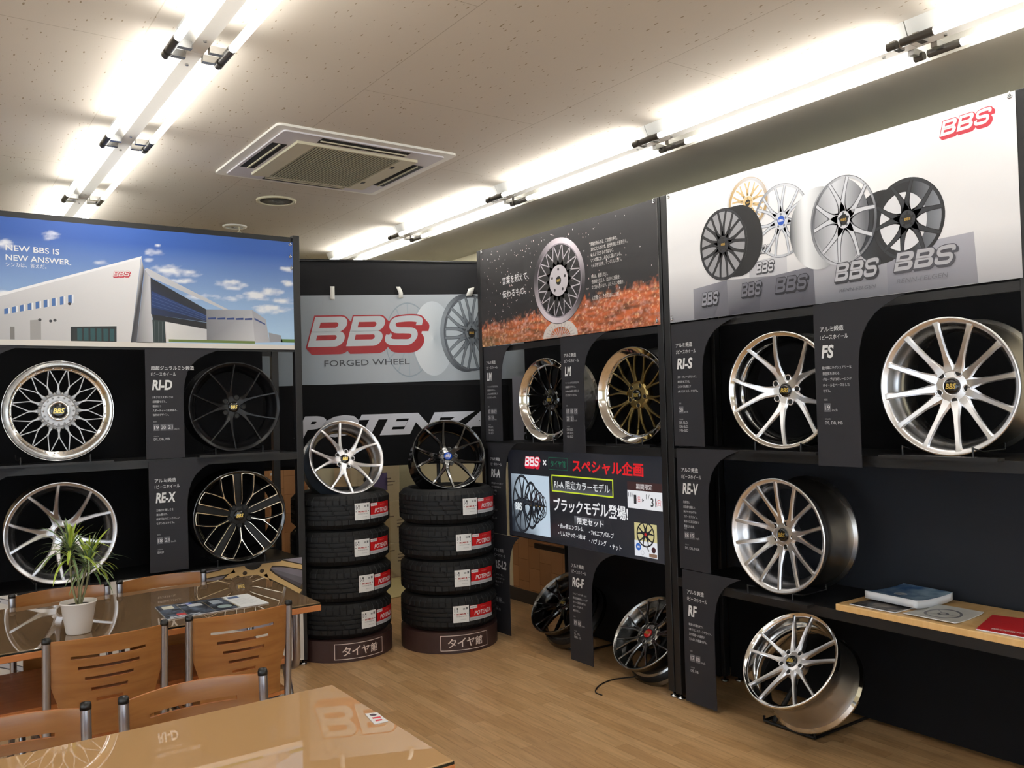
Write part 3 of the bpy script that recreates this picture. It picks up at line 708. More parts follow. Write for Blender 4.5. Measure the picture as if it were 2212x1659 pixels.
for q in range(5):
    a0 = 93+72*q; gb = MB()
    for s in (-1, 1):
        L = [(.25, s*13, .0040), (.34, s*12.5, .0045), (.48, s*9.6, .0045), (.66, s*7.4, .0055), (.85, s*6.2, .0075), (.925, s*6.0, .0080)]
        sp = smooth_path([pp(r, d, a0)+(w,) for r, d, w in L], 4)
        MB().sweep([p[:3] for p in sp], [p[3] for p in sp], .012).build('machined_edge', M_CHAMP, rx)
        L = [(.922, s*6.0, .0060), (.935, s*10, .0042), (.940, s*16, .0042), (.935, s*22.5, .0042)]
        sp = smooth_path([pp(r, d, a0)+(w,) for r, d, w in L], 4)
        MB().sweep([p[:3] for p in sp], [p[3] for p in sp], .012).build('machined_edge', M_CHAMP, rx)
        L = [(.938, s*22.5, .0042), (.75, s*27.5, .0042), (.58, s*33, .0055), (.52, s*35.3, .0075)]
        sp = smooth_path([pp(r, d, a0)+(w,) for r, d, w in L], 4)
        MB().sweep([p[:3] for p in sp], [p[3] for p in sp], .012).build('machined_edge', M_CHAMP, rx)
    L = [(.56, 36, .009), (.50, 36, .0095), (.40, 36, .0065), (.26, 36, .0042)]
    sp = smooth_path([pp(r, d, a0)+(w,) for r, d, w in L], 4)
    MB().sweep([p[:3] for p in sp], [p[3] for p in sp], .012).build('machined_edge', M_CHAMP, rx)
    # dished black spoke between each parallel pair and black rim bridges
    sp = [(r*R_*cos(rad(a0)), r*R_*sin(rad(a0)), zf(r)-.004) for r in (.20, .30, .45, .60, .75, .90, .96)]
    gb.sweep(sp, [.040, .046, .050, .054, .055, .058, .060], .02)
    sp = [(r*R_*cos(rad(a0+36)), r*R_*sin(rad(a0+36)), zf(r)-.004) for r in (.20, .35, .50, .56)]
    gb.sweep(sp, [.03, .020, .016, .012], .02)
    for s in (-1, 1):
        sp = [pp(r, d, a0+36)[:2]+(zf(r)-.004,) for r, d in ((.50, 0), (.60, s*3.5), (.75, s*8.5), (.955, s*14))]
        gb.sweep(sp, [.012, .012, .012, .012], .02)
    gb.build('black_spoke', M_BLACKS, rx)

XR_ = 3.222; zM = 1.30
wheel('black centred wheel with a wide polished lip, half hidden by a hanging board', (XR_, 4.235, zM+.276), -86, 0, .258, .22, 'LM', M_BLACKG, M_CHROME, M_SILVER, lip=M_CHROME, conc=.02, hubr=.30, depth=.022)
wheel('gold centred wheel with a wide polished lip under the splash banner', (3.325, 3.565, zM+.287), -86, 0, .274, .22, 'LM', M_GOLD, M_CHROME, M_SILVER, lip=M_CHROME, rot=9, conc=.02, hubr=.30, depth=.022)
wheel('silver two piece wheel with five forked spokes and a bolted inner rim', (3.205, 2.475, zM+.284), -83, 0, .266, .23, 'RI', M_BRUSH, M_CHROME, M_WARMB, rot=22, hubr=.22, conc=.050)
wheel('silver twelve spoke wheel on the upper shelf at the right edge', (3.245, 1.735, zM+.277), -88, 0, .266, .25, 'FS', M_BRUSH, M_BRUSH, M_WARMB, rot=8, hubr=.27, conc=.040, ringhub=False)
wheel('silver fourteen spoke wheel with a deep grey barrel, shelf beside the wood counter', (3.235, 2.545, .635+.285), -91, 1, .262, .25, 'REV', M_BRUSH, M_BRUSH, M_WARMB, rot=14, hubr=.27, conc=.045)
wheel('silver wheel tilted up on a floor stand under the counter', (3.168, 2.445, .40), -92, 40, .232, .235, 'RF', M_BRUSH, M_CHROME, M_WARMB, rot=8, hubr=.27, conc=.02)
wheel('dark chrome mesh wheel with a red centre cap, tilted on the floor', (3.325, 3.508, .278), -93, 42, .231, .18, 'RGF', M_GUN, M_GUN, M_BLACKS, cap=M_CAPR, rot=4, hubr=.30, conc=.012, ringhub=True, depth=.02)
wheel('black chrome fourteen spoke wheel tilted on the floor beside the tyre stack', (3.345, 4.29, .311), -88, 45, .232, .17, 'REL2', M_DCHR, M_DCHR, M_BLACKS, rot=10, hubr=.26, conc=.02)
wheel('silver ten spoke wheel leaning on top of the left tyre stack', (2.272, 5.075, 1.250), -4, 20, .246, .20, 'RI', M_BRUSH, M_BRUSH, mat('barrel_bluegrey', (.10, .12, .15, 1), .4, .7), rot=20, hubr=.21, conc=.04)
wheel('gloss black ten spoke wheel with a blue cap on top of the right tyre stack', (2.935, 4.925, 1.238), -18, 24, .247, .20, 'RI', M_BLACKG, M_BLACKG, M_BLACKG, cap=M_CAPBL, emb=M_EMW, rot=20, hubr=.21, conc=.04)
for lb, x, y, z, psi, w in (('below the bolted lip mesh wheel', .62, 5.02, zS, 0, .26), ('below the matte black wheel', 1.57, 5.02, zS, 0, .22),
    ('below the satin silver wheel behind the plant', .645, 5.02, .66, 0, .2), ('below the black machined edge wheel', 1.57, 5.02, .66, 0, .22),
    ('below the black centred polished lip wheel', 3.21, 4.235, zS, -90, .17), ('below the gold wheel', 3.31, 3.57, zS, -90, .17), ('below the silver forked spoke wheel', 3.20, 2.48, zS, -90, .20), ('below the twelve spoke wheel', 3.20, 1.75, zS, -90, .22), ('below the fourteen spoke wheel', 3.20, 2.55, .635, -90, .20)):
    wheel_stand('low black wire wheel stand '+lb, (x, y, z), psi, .26, w)
def floor_stand(lb, x, y, s=1):
    t = thing('floor_wheel_stand', lb, 'wheel stand', (x, y, 0), (0, 0, rad(-90)), 'tilted floor wheel stands')
    r = .007
    MB().tube([(-.14, 0, .012), (.14, 0, .012)], r, 8).build('front_bar', M_RACK, t)
    for q in (-1, 1):
        MB().tube([(q*.14, 0, .035), (q*.14, 0, .012), (q*.14, .50, .012), (q*.14, .50, .10)], r, 8).build('side_rail', M_RACK, t)
        MB().tube([(q*.10, .02, .012), (q*.10, .20, .16), (q*.10, .30, .38)], .012, 8).build('cradle_arm', M_RACK, t)
    MB().tube([(-.10, .30, .38), (.10, .30, .38)], .009, 8).build('cradle_bar', M_RACK, t)
    MB().tube([(-.14, .50, .012), (.14, .50, .012)], r, 8).build('rear_bar', M_RACK, t)
floor_stand('black floor stand under the tilted silver wheel', 3.33, 2.58)
floor_stand('black floor stand under the tilted wheel with the red cap', 3.40, 3.53)
floor_stand('black floor stand under the tilted black chrome wheel', 3.38, 4.30)

# ================================================================ tyres
TH, TR = .2235, .315
def tyre_mesh():
    prof = [(.232, .012, 0), (.240, .004, 0), (.262, .0, 0), (.288, .010, 0), (.302, .026, 2)]
    z = .034; gro = [.070, .098, .126, .154]
    zs = [.036, .050, .062]
    for g in gro: zs += [g-.0045, g-.0035, g+.0035, g+.0045]
    zs += [TH-.062, TH-.050, TH-.036]
    zs = sorted(zs)
    for q in zs:
        rr = TR-.004*abs((q-TH/2)/(TH/2))**3
        if any(abs(q-g) < .004 for g in gro): rr -= .008
        prof.append((rr, q, 1 if (q < .064 or q > TH-.064) else 3))
    prof += [(.302, TH-.026, 2), (.288, TH-.010, 0), (.262, TH, 0), (.240, TH-.004, 0), (.232, TH-.012, 0), (.228, TH-.03, 0), (.27, TH/2, 0), (.228, .03, 0)]
    n = 360
    def rf(i, j, r):
        k = prof[j][2]; hi = prof[j][1] > TH/2
        if k in (1, 2): return r-(.0035 if (i+(2 if hi else 0)) % 8 == 0 else 0)
        if k == 3: return r-(.0030 if (i+j) % 18 == 0 else 0)
        return r
    return MB().lathe([(a, b) for a, b, _ in prof], n, rf=rf, smooth=False)
def cyl_warp(R0, a_deg, z0):
    a0 = rad(a_deg)
    return lambda u, v, w: ((R0+w)*cos(a0+u/R0), (R0+w)*sin(a0+u/R0), z0+v)
ty = thing('tyre', 'tyre', 'tyre', (0, 0, 0)); tyre_mesh().build('tyre_body', M_RUB, ty)
RL = TR+.0012
A = Art(); A.sec('size_label').rect(-.052, -.052, .052, .052, C(232, 232, 230), 0, nx=6)
A.rect(-.044, .014, -.020, .040, C(120, 120, 120), 1).rect(-.041, .018, -.024, .036, C(225, 225, 225), 2).rect(-.036, .022, -.030, .026, C(20, 20, 20), 3).rect(-.028, .030, -.020, .040, C(20, 20, 20), 3)
A.rect(.012, .026, .026, .036, C(150, 150, 150), 1).rect(.032, .026, .044, .040, C(110, 110, 110), 1)
A.rect(-.046, -.001, .046, .003, C(30, 30, 30), 1, nx=4).text('235/40R18', -.030, -.006, .010, .060, C(190, 60, 50), 2, bold=.02).text('POTENZA RE-71RS', -.030, -.018, .006, .066, C(60, 60, 70), 2).text('BRIDGESTONE', -.004, -.036, .004, .036, C(150, 150, 150), 2)
A.build(ty, M_LABEL, warp=cyl_warp(RL, 0, .112))
A = Art(); A.sec('brand_label').rect(0, -.045, .20, .045, C(200, 26, 30), 0, nx=16).rect(0, -.050, .20, -.028, C(188, 188, 192), 1, nx=16)
A.poly([(0, .047), (0, -.026), (.030, .012), (.045, .047)], C(40, 16, 16), 1).poly([(.012, -.026), (.045, .014), (.05, .014), (.03, -.026)], C(225, 70, 50), 1)
A.rect(.004, .026, .056, .044, C(230, 228, 228), 2, nx=3).text('BRIDGESTONE', .008, .031, .008, .044, C(60, 50, 50), 3)
A.text('POTENZA', .034, -.018, .027, .150, W_, 3, bold=.02, shear=.25).text('for drivers', .085, .026, .007, .05, C(240, 170, 160), 3).text('BRIDGESTONE CORPORATION', .01, -.043, .005, .15, C(120, 120, 124), 3)
A.build(ty, M_LABEL, warp=cyl_warp(RL, 0, .112))
for ch in ty.children:
    if ch.name.startswith('brand_label'): ch.rotation_euler = (0, 0, rad(10.3))
POSN = ['bottom', 'second from the bottom', 'third from the bottom', 'top']
zB = .130
def stack(cx, cy, angs, nm_, first, ba):
    for i, a in enumerate(angs):
        lb = 'black tyre with white and red labels, %s tyre of the %s stack' % (POSN[i], nm_)
        if first and i == 0: o = ty; o.location = (cx, cy, zB+.001); o.rotation_euler = (0, 0, rad(a)); o['label'] = lb
        else: o = dup(ty, (cx+[0, .004, -.004, .003][i], cy, zB+.001+TH*i), rad(a), lb)
        o['group'] = 'stacked tyres'
    bs = thing('stack_base', 'round dark brown base under the %s tyre stack with a framed white shop sign' % nm_, 'display base', (cx, cy, 0), (0, 0, rad(ba)), 'tyre stack bases')
    RB = .317
    MB().lathe([(RB-.006, 0), (RB, 0), (RB, zB), (RB-.006, zB)], 96, smooth=False).build('base_drum', M_BROWN, bs)
    MB().lathe([(0, zB-.004), (RB-.006, zB-.004), (RB-.006, zB-.01), (0, zB-.01)], 64).build('base_lid', M_BROWN, bs)
    A = Art(); A.sec('base_sign'); wc = C(226, 210, 200)
    x0, x1, y0, y1, t = -.165, .165, .018, .114, .004
    for r_ in ((x0, y0, x1, y0+t), (x0, y1-t, x1, y1)): A.rect(*r_, wc, 0, nx=16)
    A.rect(x0, y0, x0+t, y1, wc, 0).rect(x1-t, y0, x1, y1, wc, 0)
    for i, ch in enumerate('タイヤ館'): A.text(ch, -.118+.061*i, .038, .056, .054, wc, 1, bold=.012)
    A.build(bs, M_LABEL, warp=cyl_warp(RB+.0008, 0, 0))
# direction of the camera seen from each stack
SL, SR = (2.290, 5.245), (2.922, 4.958)
al = math.degrees(atan2(-SL[1], -SL[0])); ar = math.degrees(atan2(-SR[1], -SR[0]))
stack(SL[0], SL[1], [al+31, al+28, al+25, al+25], 'left', True, al+20)
stack(SR[0], SR[1], [ar+14, ar+16, ar+20, ar+28], 'right', False, ar+19)
# ================================================================ printed banners
def lerp(a, b, t): t = max(0, min(1, t)); return tuple(a[i]+(b[i]-a[i])*t for i in range(3))+(1,)
def noise2(x, y, s=0):
    def h(i, j): return (math.sin(i*127.1+j*311.7+s*74.7)*43758.5453) % 1
    i, j = math.floor(x), math.floor(y); fx, fy = x-i, y-j; fx = fx*fx*(3-2*fx); fy = fy*fy*(3-2*fy)
    return (h(i, j)*(1-fx)+h(i+1, j)*fx)*(1-fy)+(h(i, j+1)*(1-fx)+h(i+1, j+1)*fx)*fy
def fbm(x, y, s=0): return sum(noise2(x*2**k, y*2**k, s+k)/2**k for k in range(4))/1.875
def ow(ox, oy, k=1): return lambda u, v, w: ((u-ox)*k, (v-oy)*k, w)
def hem(parent, x0, y0, x1, y1, m=None, th=.0012):
    MB().box(x0, y0, -th, x1, y1, -.0003).build('banner_backing', m or M_WHITE, parent)
def eyelets(parent, pts):
    for x, y in pts: MB().lathe([(.004, 0), (.009, 0), (.009, .002), (.004, .002)], 14).tube([(0, 0, .003), (0, .012, .006), (0, .022, -.004)], .0016, 6).build('eyelet_tie', M_ALU, parent, loc=(x, y, .001))
# --- sky blue building banner
bn = thing('banner', 'sky blue printed banner with a white slanted building', 'banner', (.19, RY-.026, 1.925), face_rot(0), 'printed banners')
A = Art(); A.sec('banner_print')
clouds = [(.40, 2.44, .05, .03), (.615, 2.505, .045, .028), (.39, 2.19, .04, .015), (1.13, 2.46, .06, .022), (1.10, 2.41, .03, .014), (1.23, 2.355, .14, .035), (1.26, 2.31, .08, .015), (1.56, 2.30, .09, .03), (1.70, 2.24, .12, .03), (1.50, 2.22, .10, .02), (1.80, 2.27, .08, .025), (1.88, 2.22, .08, .03), (1.90, 2.42, .05, .02), (1.90, 2.33, .04, .02), (1.80, 2.17, .12, .03), (1.35, 2.22, .08, .02), (.86, 2.38, .035, .012), (1.15, 2.50, .015, .006)]
def sky(a, b):
    x = .19+1.745*a; y = 1.925+.66*b
    c = lerp(C(176, 208, 236), C(48, 92, 172), (y-2.0)/.5); c = lerp(c, C(30, 66, 150), (1-a)*.25*b)
    m = 0
    for cx, cy, rx, ry in clouds:
        d = ((x-cx)/rx)**2+((y-cy)/ry)**2; n = fbm(x*22, y*50)
        m = max(m, (1.0-d+2.6*(n-.5))*.75)
    return lerp(c, C(240, 242, 246), min(.92, m))
A.grid(.19, 1.925, 1.935, 2.585, 230, 96, sky)
Wb, Gb = C(226, 224, 224), C(176, 176, 180)
A.face([(.19, 1.95), (1.0, 1.95), (1.06, 2.425), (.19, 2.11)], [C(170, 170, 172), C(214, 212, 212), C(236, 235, 236), C(190, 190, 194)], 1)
A.poly([(.19, 2.105), (1.06, 2.418), (1.064, 2.432), (.19, 2.12)], C(240, 240, 242), 2)
A.face([(1.0, 1.95), (1.03, 1.952), (1.075, 2.36), (1.062, 2.425)], [C(50, 50, 56), C(90, 90, 96), C(70, 70, 78), C(210, 210, 214)], 2)
A.face([(1.03, 1.95), (1.118, 1.95), (1.108, 2.315), (1.078, 2.36)], [C(120, 120, 124), C(196, 196, 198), C(206, 206, 210), C(150, 150, 156)], 2)
A.poly([(1.078, 2.36), (1.108, 2.318), (1.54, 2.140), (1.55, 2.148), (1.09, 2.368)], C(196, 197, 202), 3)
A.face([(1.108, 2.315), (1.41, 2.15), (1.41, 2.075), (1.108, 2.11)], [C(30, 34, 42), C(40, 44, 54), C(26, 34, 52), C(26, 44, 84)], 3)
A.face([(1.112, 2.24), (1.41, 2.115), (1.41, 2.085), (1.112, 2.15)], [C(30, 56, 112), C(34, 64, 120), C(22, 44, 90), C(24, 52, 104)], 4)
for i in range(4): A.stroke([(1.112, 2.225-.02*i), (1.41, 2.112-.010*i)], .0015, C(80, 104, 150), 5)
A.poly([(1.112, 2.11), (1.41, 2.073), (1.41, 2.035), (1.118, 2.075)], C(28, 30, 36), 4)
A.poly([(1.118, 1.952), (1.185, 1.952), (1.18, 2.075), (1.114, 2.08)], C(44, 58, 58), 5)
for i in range(3): A.rect(1.125+.02*i, 1.955, 1.127+.02*i, 2.07, C(100, 108, 110), 6)
A.face([(1.18, 1.955), (1.41, 1.965), (1.41, 2.035), (1.18, 2.072)], [C(222, 220, 216), C(206, 206, 206), C(196, 196, 198), C(224, 222, 220)], 5)
A.face([(1.41, 1.968), (1.69, 1.962), (1.677, 2.158), (1.41, 2.15)], [C(120, 120, 126), C(206, 206, 208), C(176, 178, 184), C(120, 122, 130)], 4)
A.face([(1.69, 1.962), (1.78, 1.966), (1.758, 2.105), (1.677, 2.158)], [C(190, 190, 194), C(176, 176, 182), C(170, 172, 180), C(160, 160, 170)], 4)
for i in range(5): A.poly([(1.42+.053*i, 2.092+.001*i), (1.465+.053*i, 2.094+.001*i), (1.465+.053*i, 2.106+.001*i), (1.42+.053*i, 2.102+.001*i)], C(40, 62, 120), 5)
A.poly([(1.69, 2.10), (1.755, 2.07), (1.755, 2.078), (1.69, 2.112)], C(60, 80, 130), 5)
A.poly([(1.78, 1.966), (1.86, 1.97), (1.85, 2.01), (1.775, 2.025)], C(150, 152, 158), 3); A.rect(1.85, 1.968, 1.935, 1.988, C(86, 120, 60), 3)
A.rect(1.20, 1.957, 1.69, 1.972, C(104, 124, 62), 6, nx=1)
for i in range(9):
    x = .40+.034*i*(1+.01*i); A.poly([(x, 2.082+.0085*i), (x+.017, 2.086+.0085*i), (x+.017, 2.115+.0105*i), (x, 2.110+.0105*i)], C(70, 110, 170), 3); A.poly([(x+.019, 2.086+.0085*i), (x+.026, 2.088+.0085*i), (x+.026, 2.117+.0105*i), (x+.019, 2.115+.0105*i)], C(232, 234, 238), 3)
A.poly([(.703, 1.952), (.928, 1.952), (.929, 2.038), (.704, 2.028)], C(30, 36, 38), 3)
for i in range(6): A.rect(.735+.032*i, 1.956, .757+.032*i, 2.022, C(34, 78, 82), 4)
A.poly([(.515, 1.955), (.565, 1.957), (.565, 2.062), (.515, 2.056)], C(158, 156, 154), 3); A.rect(.425, 1.955, .445, 2.02, C(120, 118, 116), 3)
for x, y in ((.56, 2.06), (.70, 2.15), (.61, 2.055), (.63, 2.06)): A.ring((x, y), 0, .008, C(60, 60, 64), 4, n=8)
A.rect(.19, 1.925, 1.935, 1.953, C(222, 216, 208), 2)
A.sec('banner_lettering')
A.text('NEW BBS IS', .409, 2.412, .030, .246, W_, 7, bold=.012, slope=-.02).text('NEW ANSWER.', .409, 2.362, .030, .302, W_, 7, bold=.012, slope=-.02).text('シンカは、答えだ。', .409, 2.328, .024, .185, W_, 7)
A.sec('banner_logo'); A.logo(.915, 2.309, .083, .028, W_, C(190, 60, 72), 7, slope=.09, n=3)
A.build(bn, warp=ow(.19, 1.925)); hem(bn, 0, 0, 1.745, .66); eyelets(bn, [(1.73, .645), (1.73, .57), (1.735, .50)])

# --- splash banner  (u = 5 - Y)
bn = thing('banner', 'black printed banner with a mesh wheel splashing over orange ground', 'banner', (3.25, 4.972, 1.955), face_rot(-90), 'printed banners')
A = Art(); A.sec('banner_print')
def splash(a, b):
    u = .028+1.722*a; v = 1.955+.67*b
    g = .15+.13*a+.04*noise2(u*14, 3); t = (b-g)/.07
    f1 = fbm(u*14, v*60, 3); f2 = fbm(u*46, v*70, 9)
    c = lerp(C(70, 52, 34), C(206, 104, 56), f1*1.7-.35+.25*a); c = lerp(c, C(226, 176, 166), (f2-.50)*2.6*(1-.3*a))
    if a < .5: c = lerp(c, C(112, 104, 60), (.5-a)*1.1*(1-b/.2))
    c = lerp(c, C(250, 206, 160), (fbm(u*80, v*80, 5)-.62)*4)
    return lerp(c, C(38, 36, 38), t+2.2*(fbm(u*50, v*50, 2)-.5))
A.grid(.028, 1.955, 1.75, 2.625, 330, 130, splash)
rnd = random.Random(4)
for i in range(520):
    u = rnd.uniform(.05, 1.72); v = rnd.uniform(2.10, 2.60); d = abs(u-.9)
    if rnd.random() > .75*math.exp(-((u-.65)/.55)**2)+.1: continue
    s = rnd.uniform(.0015, .0045); a = rnd.uniform(0, 3); cc = lerp(C(250, 250, 250), C(240, 160, 140), rnd.random()*.5)
    A.poly([(u+s*cos(a), v+s*sin(a)*2), (u+s*cos(a+2), v+s*sin(a+2)*1.6), (u+s*cos(a+4), v+s*sin(a+4)*1.5)], cc, 1)
n, arms = ARMS['RS']
wc = (.896, 2.302)
A.ring(wc, .0, .255, C(36, 34, 36), 1, A=lambda p: (wc[0]+p[0], wc[1]+p[1]*1.04))
A.wheel(wc, .255, n, arms, C(196, 190, 196), C(48, 44, 48), C(226, 214, 222), (1, 0), (0, 1.04), 2, hub=.36, rw=.14, capc=C(210, 180, 90), rot=0, lip=C(150, 140, 150), capr=.10)
A.ring((wc[0], 1.955), .10, .17, C(214, 206, 200), 2, n=30, a0=0, a1=pi, A=lambda p: (wc[0]+p[0], 1.957+max(0, p[1])*.62))
for k in range(12): A.stroke([(wc[0]+.03*cos(pi*(k+.5)/12), 1.957), (wc[0]+.14*cos(pi*(k+.5)/12), 1.957+.085*sin(pi*(k+.5)/12))], .006, C(190, 180, 176), 3)
A.sec('banner_lettering')
A.text('言葉を超えて、', .292, 2.352, .052, .30, W_, 9, bold=.004).text('伝わるもの。', .29, 2.262, .050, .27, W_, 9, bold=.004)
A.sec('body_lettering')
for i, l in enumerate(['情報があふれる、この世の中で。', '流れにとらわれず、自分を信じた道を行く。', '伝えようとするのではなく、', 'いつの間にか、人の心に届いている。', 'そんな在り方を、うつくしいと想う。', '', 'BBSは、創造したい。', '価値観を変える、出会いと感動を。', 'まだ誰も知らない、あたらしい価値を。', '', '心が動く、そのそばに。BBS']):
    if l: A.text(l, 1.205, 2.462-.0315*i, fs=.026 if i < 10 else .030, sx=.62, col=C(222, 218, 214), z=9, res=2)
A.build(bn, warp=ow(.028, 1.955)); hem(bn, 0, 0, 1.722, .67); eyelets(bn, [(.02, .655), (1.70, .655), (1.70, .02)])

# --- white wheel banner (u = 3.2 - Y)
bn = thing('banner', 'white printed banner showing five wheels on grey boxes', 'banner', (3.25, 3.178, 1.955), face_rot(-90), 'printed banners')
A = Art(); A.sec('banner_print')
def wb(a, b):
    c = lerp(C(150, 150, 156), C(236, 235, 236), (b-.02)/.38+.25*a)
    return lerp(c, C(206, 206, 212), max(0, 1-abs(b-(.55+.45*a-.0*a))/.05)*.10)
A.grid(.022, 1.955, 1.755, 2.628, 40, 30, wb)
dk, md, lt = C(20, 20, 22), C(120, 122, 128), C(200, 202, 208)
def box(pts, cols, z): A.face(pts, cols, z)
box([(.19, 1.957), (.415, 1.955), (.408, 2.128), (.19, 2.11)], [C(96, 96, 104), C(90, 90, 98), C(120, 120, 130), C(150, 150, 160)], 2)
box([(.415, 1.956), (.86, 1.955), (.86, 2.10), (.408, 2.128)], [C(70, 70, 80), C(60, 60, 70), C(96, 96, 106), C(150, 150, 156)], 2)
box([(.60, 1.956), (.90, 1.955), (.895, 2.125), (.60, 2.105)], [C(74, 74, 84), C(70, 70, 80), C(112, 112, 122), C(110, 110, 120)], 3)
box([(.545, 2.105), (.758, 2.105), (.758, 2.20), (.545, 2.19)], [C(176, 176, 182), C(190, 190, 196), C(214, 214, 218), C(190, 190, 196)], 1)
box([(.895, 1.956), (1.60, 1.957), (1.59, 2.15), (.895, 2.125)], [C(110, 110, 118), C(120, 120, 128), C(180, 180, 188), C(180, 180, 186)], 2)
box([(1.24, 1.957), (1.60, 1.957), (1.59, 2.15), (1.24, 2.135)], [C(110, 110, 120), C(130, 130, 138), C(176, 176, 186), C(160, 160, 170)], 3)
RE = ARMS['REL2'][1]; RV = ARMS['REV'][1]; RI_ = ARMS['RI'][1]; LM_ = ARMS['LM'][1]
A.ring((.55, 2.475), .10, .125, C(206, 206, 210), 3, n=40); A.wheel((.55, 2.475), .115, 10, LM_, C(214, 184, 132), C(176, 146, 96), C(190, 190, 194), (1, 0), (0, 1.05), 3, rw=.13, hub=.26)
A.wheel((.735, 2.355), .165, 7, RE, C(206, 210, 218), C(120, 124, 134), C(206, 208, 214), (.93, 0), (0, 1.02), 10, rw=.08, hub=.24, cap=C(30, 80, 180), capc=W_)
A.ring((.50, 2.315), 0, .165, C(24, 24, 26), 18, A=lambda p: (.49+p[0]*.85, 2.305+p[1]*1.03)); A.poly([(.38, 2.14), (.49, 2.135), (.49, 2.475), (.40, 2.475)], C(30, 30, 33), 17)
A.ring((.393, 2.308), 0, .17, C(150, 150, 154), 19, A=lambda p: (.395+p[0]*.86, 2.304+p[1]*1.02))
A.wheel((.393, 2.304), .172, 9, RE, C(34, 34, 38), C(10, 10, 12), C(50, 50, 56), (.86, 0), (0, 1.02), 20, rw=.09, hub=.24)
def chrome(t): return lerp(lerp(C(70, 72, 78), C(236, 238, 240), min(1, t*4)), C(120, 122, 128), (t-.3)*2.2)
A.oval(.930, 2.285, .150, .180, chrome, 22)
A.oval(1.03, 2.294, .140, .185, lambda t: lerp(C(206, 208, 214), C(96, 98, 104), abs(t-.45)*2), 23)
A.wheel((1.053, 2.298), .165, 5, RI_, C(206, 208, 214), C(84, 86, 92), C(190, 192, 198), (.93, 0), (0, 1.14), 24, rw=.07, hub=.20, rot=8)
A.oval(1.225, 2.235, .135, .150, lambda t: lerp(C(60, 64, 72), C(20, 21, 24), t*2), 4)
A.oval(1.335, 2.245, .144, .159, lambda t: lerp(C(24, 26, 30), C(130, 134, 142), (t-.55)*2.4), 5)
A.ring((1.3, 2.25), 0, .11, C(224, 224, 228), 6, A=lambda p: (1.315+p[0]*.9, 2.24+p[1]*1.06))
A.wheel((1.335, 2.246), .158, 5, RI_, C(42, 44, 50), C(14, 15, 18), C(44, 46, 52), (.96, 0), (0, 1.04), 7, rw=.09, hub=.22, rot=8)
A.sec('banner_lettering')
for x, y, w, h, z, c1, c2 in ((.245, 2.02, .105, .062, 27, C(150, 150, 160), C(36, 36, 42)), (.495, 2.035, .115, .062, 27, C(110, 110, 120), C(30, 30, 38)), (.69, 2.03, .17, .066, 28, C(96, 96, 106), C(34, 34, 42)), (1.0, 2.04, .20, .075, 28, C(180, 180, 186), C(50, 50, 56)), (1.27, 2.045, .245, .072, 28, C(176, 176, 182), C(70, 70, 78)), (.585, 2.135, .10, .05, 12, C(200, 200, 206), C(60, 60, 66)), (.60, 2.225, .07, .035, 9, C(206, 206, 210), C(90, 90, 96))):
    A.sec('box_logo#%s' % x); A.logo(x, y, w, h, c1, c2, z, n=4, dx=.10, dy=-.12)
A.sec('banner_lettering'); A.text('RENN-FELGEN', 1.02, 1.992, .014, .17, C(96, 96, 104), 28, shear=.2).text('RENN-FELGEN', 1.28, 1.995, .018, .21, C(110, 110, 118), 28, shear=.2)
A.sec('banner_logo'); A.logo(1.478, 2.535, .188, .056, W_, C(190, 50, 66), 5, slope=.03, n=5, out=.05)
A.build(bn, warp=ow(.022, 1.955)); hem(bn, 0, 0, 1.733, .673); eyelets(bn, [(.015, .658), (1.715, .658), (.015, .02)])

# --- lower poster in the left rack
bn = thing('banner', 'white printed banner with a large gold wheel at the bottom of the left rack', 'banner', (.20, RY-.026, .035), face_rot(0), 'printed banners')
A = Art(); A.sec('banner_print'); A.grid(.20, .035, 1.955, .655, 20, 8, lambda a, b: lerp(C(206, 200, 190), C(226, 222, 216), b))
def clipface(art):
    for k, (V, Fs, Cs) in art.S.items():
        for i, p in enumerate(V): V[i] = (min(max(p[0], .20), 1.955), min(max(p[1], .035), .655), p[2])
gx, gz, GR = 1.655, .665, .40
A.ring((gx, gz), .0, GR*1.0, C(64, 62, 70), 1, cf=lambda t: lerp(C(26, 26, 30), C(150, 146, 160), .5+.5*cos(4*t)))
A.wheel((gx, gz), GR, 7, ARMS['REV'][1], C(216, 184, 128), C(60, 46, 26), C(222, 200, 150), (1, 0), (0, .86), 3, hub=.30, rw=.10, capr=.14, rot=10)
A.wheel((.27, .40), .30, 5, RI_, C(190, 190, 196), C(90, 90, 96), C(206, 206, 210), (1, 0), (0, .86), 3, hub=.24)
clipface(A); A.build(bn, warp=ow(.20, .035)); hem(bn, 0, 0, 1.755, .62)

# --- backdrop sheet with flags (u along the sheet, v = height)
PB = -21.552; OB = (2.23, 5.76)
def on_b(u, v, off=0):
    c, s = cos(rad(PB)), sin(rad(PB)); return (OB[0]+c*u+s*off, OB[1]+s*u-c*off, v)
bd = thing('backdrop_sheet', 'large plain black cloth backdrop hung between the racks', 'backdrop', on_b(-.45, 1.14, -.004), face_rot(PB))
V = []; Fs = []; nx, ny = 60, 24
for j in range(ny+1):
    for i in range(nx+1):
        x = 2.08*i/nx; y = 1.465*j/ny; V.append((x, y+(.004*sin(x*9)*(j/ny)), -.010+.003*sin(x*7+1)+.0025*sin(x*17+y*4)*(1-y/1.6)))
for j in range(ny):
    for i in range(nx): q = j*(nx+1)+i; Fs.append((q, q+1, q+nx+2, q+nx+1))
m = MB(); m.add(V, Fs, 0, True); o = m.build('cloth', mat('backdrop_cloth', C(38, 38, 40), .85, spec=.2), bd); sd = o.modifiers.new('s', 'SOLIDIFY'); sd.thickness = .002
MB().tube([(-.02, 1.468, -.012), (2.1, 1.468, -.012)], .009, 10).build('hanging_pole', M_RACK, bd)
